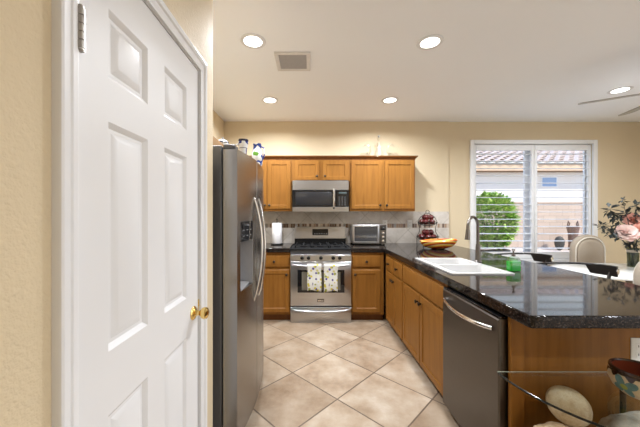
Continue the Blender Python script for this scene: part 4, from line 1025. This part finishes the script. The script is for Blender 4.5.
def sprig(px, py, Y, label, i, n=16, sprd=.10, ln=.06):
    h = V3(px, py, Y); f = thing('leafy_sprig', h, label, 'foliage', 'dark sprigs in the vase'); P_ = stem_pts(h, i); n = int(n*1.7)
    bm = NB(); tube(bm, P_, [.004, .004, .003, .002], 6); build('stem', bm, 'leaf_dark', f)
    bm = NB(); rnd = random.Random(40+i)
    for k in range(n):
        s = k/n; base = P_[2].lerp(h, .15+.85*s); d = Vector((rnd.uniform(-1, 1), rnd.uniform(-.7, .7), rnd.uniform(-.9, .6)))
        leafquad(bm, base+d*rnd.uniform(0, .025), d, rnd.uniform(.6, 1.3)*ln, ln*.26)
    for k in range(int(n*.6)):
        d = Vector((rnd.uniform(-1, 1), rnd.uniform(-.6, .6), rnd.uniform(-1, .5))); leafquad(bm, h+d*rnd.uniform(0, .5)*sprd, d, ln*1.2, ln*.3)
    build('leaves', bm, 'leaf_dark', f, smooth=180)
sprig(609.5, 209, 3.2, 'dark leafy sprig reaching highest to the left, near the shutters', 5, 12, .12, .075)
sprig(601.5, 226, 3.2, 'thin dark sprig drooping furthest left over the chair', 6, 14, .08, .055)
sprig(612, 232, 3.15, 'dark sprig hanging beside the pale pink peony', 7, 14, .08, .06)
sprig(622.5, 200, 3.3, 'single tall dark sprig rising straight above the peonies', 8, 8, .05, .045)
sprig(635, 205, 3.3, 'dark sprig rising behind the coral peony', 9, 10, .06, .06)
sprig(625, 214, 3.38, 'short dark sprig behind and between the peonies', 10, 18, .12, .075)
sprig(632, 243, 3.25, 'dark greenery bunched over the vase rim', 11, 16, .10, .06)
# bar stools (local: back chord along local X, seat towards local -Y)
def make_stool():
    r = thing('bar_stool', (0, 0, 0), '', 'bar stool', 'black bar stools at the peninsula')
    bm = NB(); lathe(bm, (0, 0, .60), [(.10, 0), (.165, .005), (.175, .025), (.165, .045), (.11, .052), (.001, .05)], 28); build('seat', bm, 'dark_wood', r, local=True)
    n = 18; rings = []
    for i in range(n+1):
        u = i/n*2-1; x = .262*u; y = .155+.075*(1-u*u); e_ = abs(u)
        hh_ = .008+.032*max(0, min(1, (u-.22)/.12)); zt = .945+.026*u+.012*(1-u*u); th = .012
        rings.append([(x, y-th, zt-2*hh_), (x, y+th, zt-2*hh_), (x, y+th, zt), (x, y-th, zt)])
    bm = NB(); loft(bm, rings); build('back_rail', bm, 'dark_wood', r, local=True, bevel=.004)
    for s_ in (-1, 1):
        bm = NB(); tube(bm, [(s_*.145, .075, .62), (s_*.20, .14, .78), (s_*.215, .178, .918)], .011, 10); build('back_post', bm, 'dark_wood', r, local=True)
        bm = NB(); lathe(bm, (s_*.2625, .155, .933 if s_ > 0 else .910), [(.022 if s_ > 0 else .006, 0), (.022 if s_ > 0 else .006, .004), (.005, .008)], 14, 'X' if s_ > 0 else '-X'); build('end_glint', bm, 'chrome', r, local=True, label='bright tip standing in for light glinting on the rail end')  # chrome tip put on for the glint of light at the rail end
    for sx_ in (-1, 1):
        for sy_ in (-1, 1):
            bm = NB(); tube(bm, [(sx_*.10, sy_*.10, .604), (sx_*.165, sy_*.165, .0005)], [.016, .013], 10); build('leg', bm, 'dark_wood', r, local=True)
    bm = NB(); tube(bm, [(.142*math.cos(PI/4+k*PI/2)*1.414, .142*math.sin(PI/4+k*PI/2)*1.414, .22) for k in range(4)], .008, 8, closed=True); build('footrest', bm, 'chrome', r, local=True)
    return r
def place_stool(o, N, Fp):
    N, Fp = Vector((*N, 0)), Vector((*Fp, 0)); c = (N+Fp)/2; d = (N-Fp).normalized()   # local +X towards the near end
    a = math.atan2(d.y, d.x); back = Vector((-d.y, d.x, 0))      # local +Y
    if back.x < 0: a += 0
    o.rotation_euler = (0, 0, a); o.location = c-back*.155
st1 = make_stool(); st1['label'] = 'black bar stool behind the green soap bottle, further along the peninsula'
place_stool(st1, (2.28, 2.70), (2.06, 3.14))
st2 = dup(st1, (0, 0, 0), 'black bar stool nearer the camera, in front of the cream dining chair')
place_stool(st2, (2.275, 2.12), (2.055, 2.56))

# ------------------------------------------------------------------ glass side table with pot and stones
gx_, gy_, gr, gz_ = 1.363, 1.345, .475, .602
gt = thing('glass_side_table', (gx_, gy_-.15, 0), 'half-round glass side table against the maple peninsula end', 'table')
bm = NB(); arc = [(gx_+gr*math.cos(a), gy_+gr*math.sin(a)) for a in [PI+PI*i/48 for i in range(49)]]
ins = [(gx_+(gr-.003)*math.cos(a), gy_-.002+(gr-.003)*math.sin(a)) for a in [PI+PI*i/48 for i in range(49)]]
prism(bm, ins, gz_, gz_+.011); build('glass_top', bm, 'table_glass', gt)
bm = NB(); V = [[bm.verts.new((p[0], p[1], z)) for p in L_] for L_, z in ((ins, gz_+.0005), (arc, gz_+.0015), (arc, gz_+.0095), (ins, gz_+.0105))]
for a, b in zip(V, V[1:]):
    for i in range(48): bm.faces.new((a[i], a[i+1], b[i+1], b[i]))
build('glass_edge', bm, 'glass_edge', gt)
bm = NB(); box(bm, gx_-gr, gx_+gr, gy_, gy_+.0035, gz_+.0085, gz_+.0105); build('back_edge', bm, plain('pale_glass_edge', (.36, .40, .32), .2), gt)
sh = .335
bm = NB(); prism(bm, [(gx_+(gr-.06)*math.cos(a), gy_-.004+(gr-.06)*math.sin(a)) for a in [PI+PI*i/40 for i in range(41)]], sh-.012, sh); build('lower_shelf', bm, 'dark_wood', gt)
for lx, ly in ((1.25, .965), (1.79, 1.30), (1.46, 1.325)):
    bm = NB(); tube(bm, [(lx, ly, .0005), (lx, ly, gz_-.001)], .011, 12); build('leg', bm, 'bronze', gt)
# painted pot
px_, py_ = X(640, 1.165), 1.165; pz = gz_+.0115
pp = thing('painted_pot', (px_, py_, pz), 'cream clay pot with dark dripping rim and blue flowers on the glass table', 'pot')
prof = [(.036, 0), (.056, .007), (.080, .030), (.092, .058), (.093, .080), (.089, .096)]
bm = NB(); lathe(bm, (px_, py_, pz), prof, 40, cap1=False); build('pot_body', bm, 'pot', pp)
def prad(z):
    for (r0, h0), (r1, h1) in zip(prof, prof[1:]):
        if h0 <= z <= h1: return r0+(r1-r0)*(z-h0)/(h1-h0)
    return prof[-1][0]
bm = NB(); lathe(bm, (px_, py_, pz), [(.0892, .096), (.092, .105), (.089, .112), (.083, .112), (.081, .105)], 40, cap0=False, cap1=False)
nd = 96; top, bot = [], []
for i in range(nd):
    a = 2*PI*i/nd; dpth = .004+.024*max(0, math.sin(a*11))**.7*(.65+.35*math.sin(a*5+1)); zb = .096-dpth
    top.append(bm.verts.new((px_+.0905*math.cos(a), py_+.0905*math.sin(a), pz+.097))); rb = prad(zb)+.0016
    bot.append(bm.verts.new((px_+rb*math.cos(a), py_+rb*math.sin(a), pz+zb)))
ring_bridge(bm, top, bot); build('rim', bm, 'pot_rim', pp, label='dark brown dripping glazed rim')
bm = NB(); lathe(bm, (px_, py_, pz), [(.0815, .106), (.085, .08), (.084, .05), (.06, .025), (.001, .010)], 40, cap0=False); build('inside', bm, 'pot_in', pp)
def paint(a0, z0, ra, rz, rot, off):
    rr = []; 
    for i in range(20):
        t_ = 2*PI*i/20; u_, v_ = ra*math.cos(t_), rz*math.sin(t_); u2, v2 = u_*math.cos(rot)-v_*math.sin(rot), u_*math.sin(rot)+v_*math.cos(rot)
        rr.append((u2, v2))
    c0 = None; bmv = []
    for k in (0, .5, 1):
        row = []
        for u2, v2 in rr:
            z = z0+v2*k; a = a0+u2*k/.1; r_ = prad(z)+off; row.append(bm.verts.new((px_+r_*math.cos(a), py_+r_*math.sin(a), pz+z)))
            if k == 0: break
        bmv.append(row)
    for i in range(20): bm.faces.new((bmv[0][0], bmv[1][i], bmv[1][(i+1) % 20]))
    ring_bridge(bm, bmv[1], bmv[2])
for ac in (-2.92, -1.45, .1, 1.6):
    bm = NB()
    for k in range(4):
        b = k*PI/2+.5; paint(ac+.27*math.cos(b), .050+.022*math.sin(b), .023, .016, b, .0014)
    pf = build('painted_flower', bm, 'petal_blue', pp)
    bm = NB(); paint(ac, .050, .013, .011, 0, .0022); build('flower_centre', bm, 'petal_green', pf)
# stones on the lower shelf
def rock(name, c, r, matn, seed, label, lumps=.16):
    bm = NB(); bmesh.ops.create_icosphere(bm, subdivisions=4, radius=1); from mathutils import noise
    for v_ in bm.verts:
        n_ = v_.co.normalized(); k = 1+lumps*noise.noise(n_*1.6+Vector((seed, 0, 0)))+lumps*.6*noise.noise(n_*4+Vector((0, seed, 0)))+lumps*.2*noise.noise(n_*11)
        p = n_*k; m_ = max(abs(p.x), abs(p.y), abs(p.z)); p = p*(1+.22*(1-m_)); v_.co = Vector((c[0]+p.x*r[0], c[1]+p.y*r[1], max(sh+.001, c[2]+p.z*r[2])))
    tag(build(name, bm, matn, smooth=60), label, 'rock', 'stones under the glass table')
rock('rock', (1.07, 1.215, .385), (.095, .07, .060), 'rock_tan', 3, 'tan rock propping up the egg-shaped stone')
rock('rock', (1.44, 1.20, .405), (.205, .095, .092), 'rock', 8, 'large pale rock on the shelf below the painted pot', .12)
ec = (X(566.5, 1.27), 1.265, Z(404.5, 1.27))
bm = NB(); blob(bm, ec, (.076, .072, .089), (.0, -.85, .0), 32, 20, egg=.10); tag(build('egg_stone', bm, 'egg', smooth=180), 'speckled beige egg-shaped stone leaning on the rocks', 'stone')
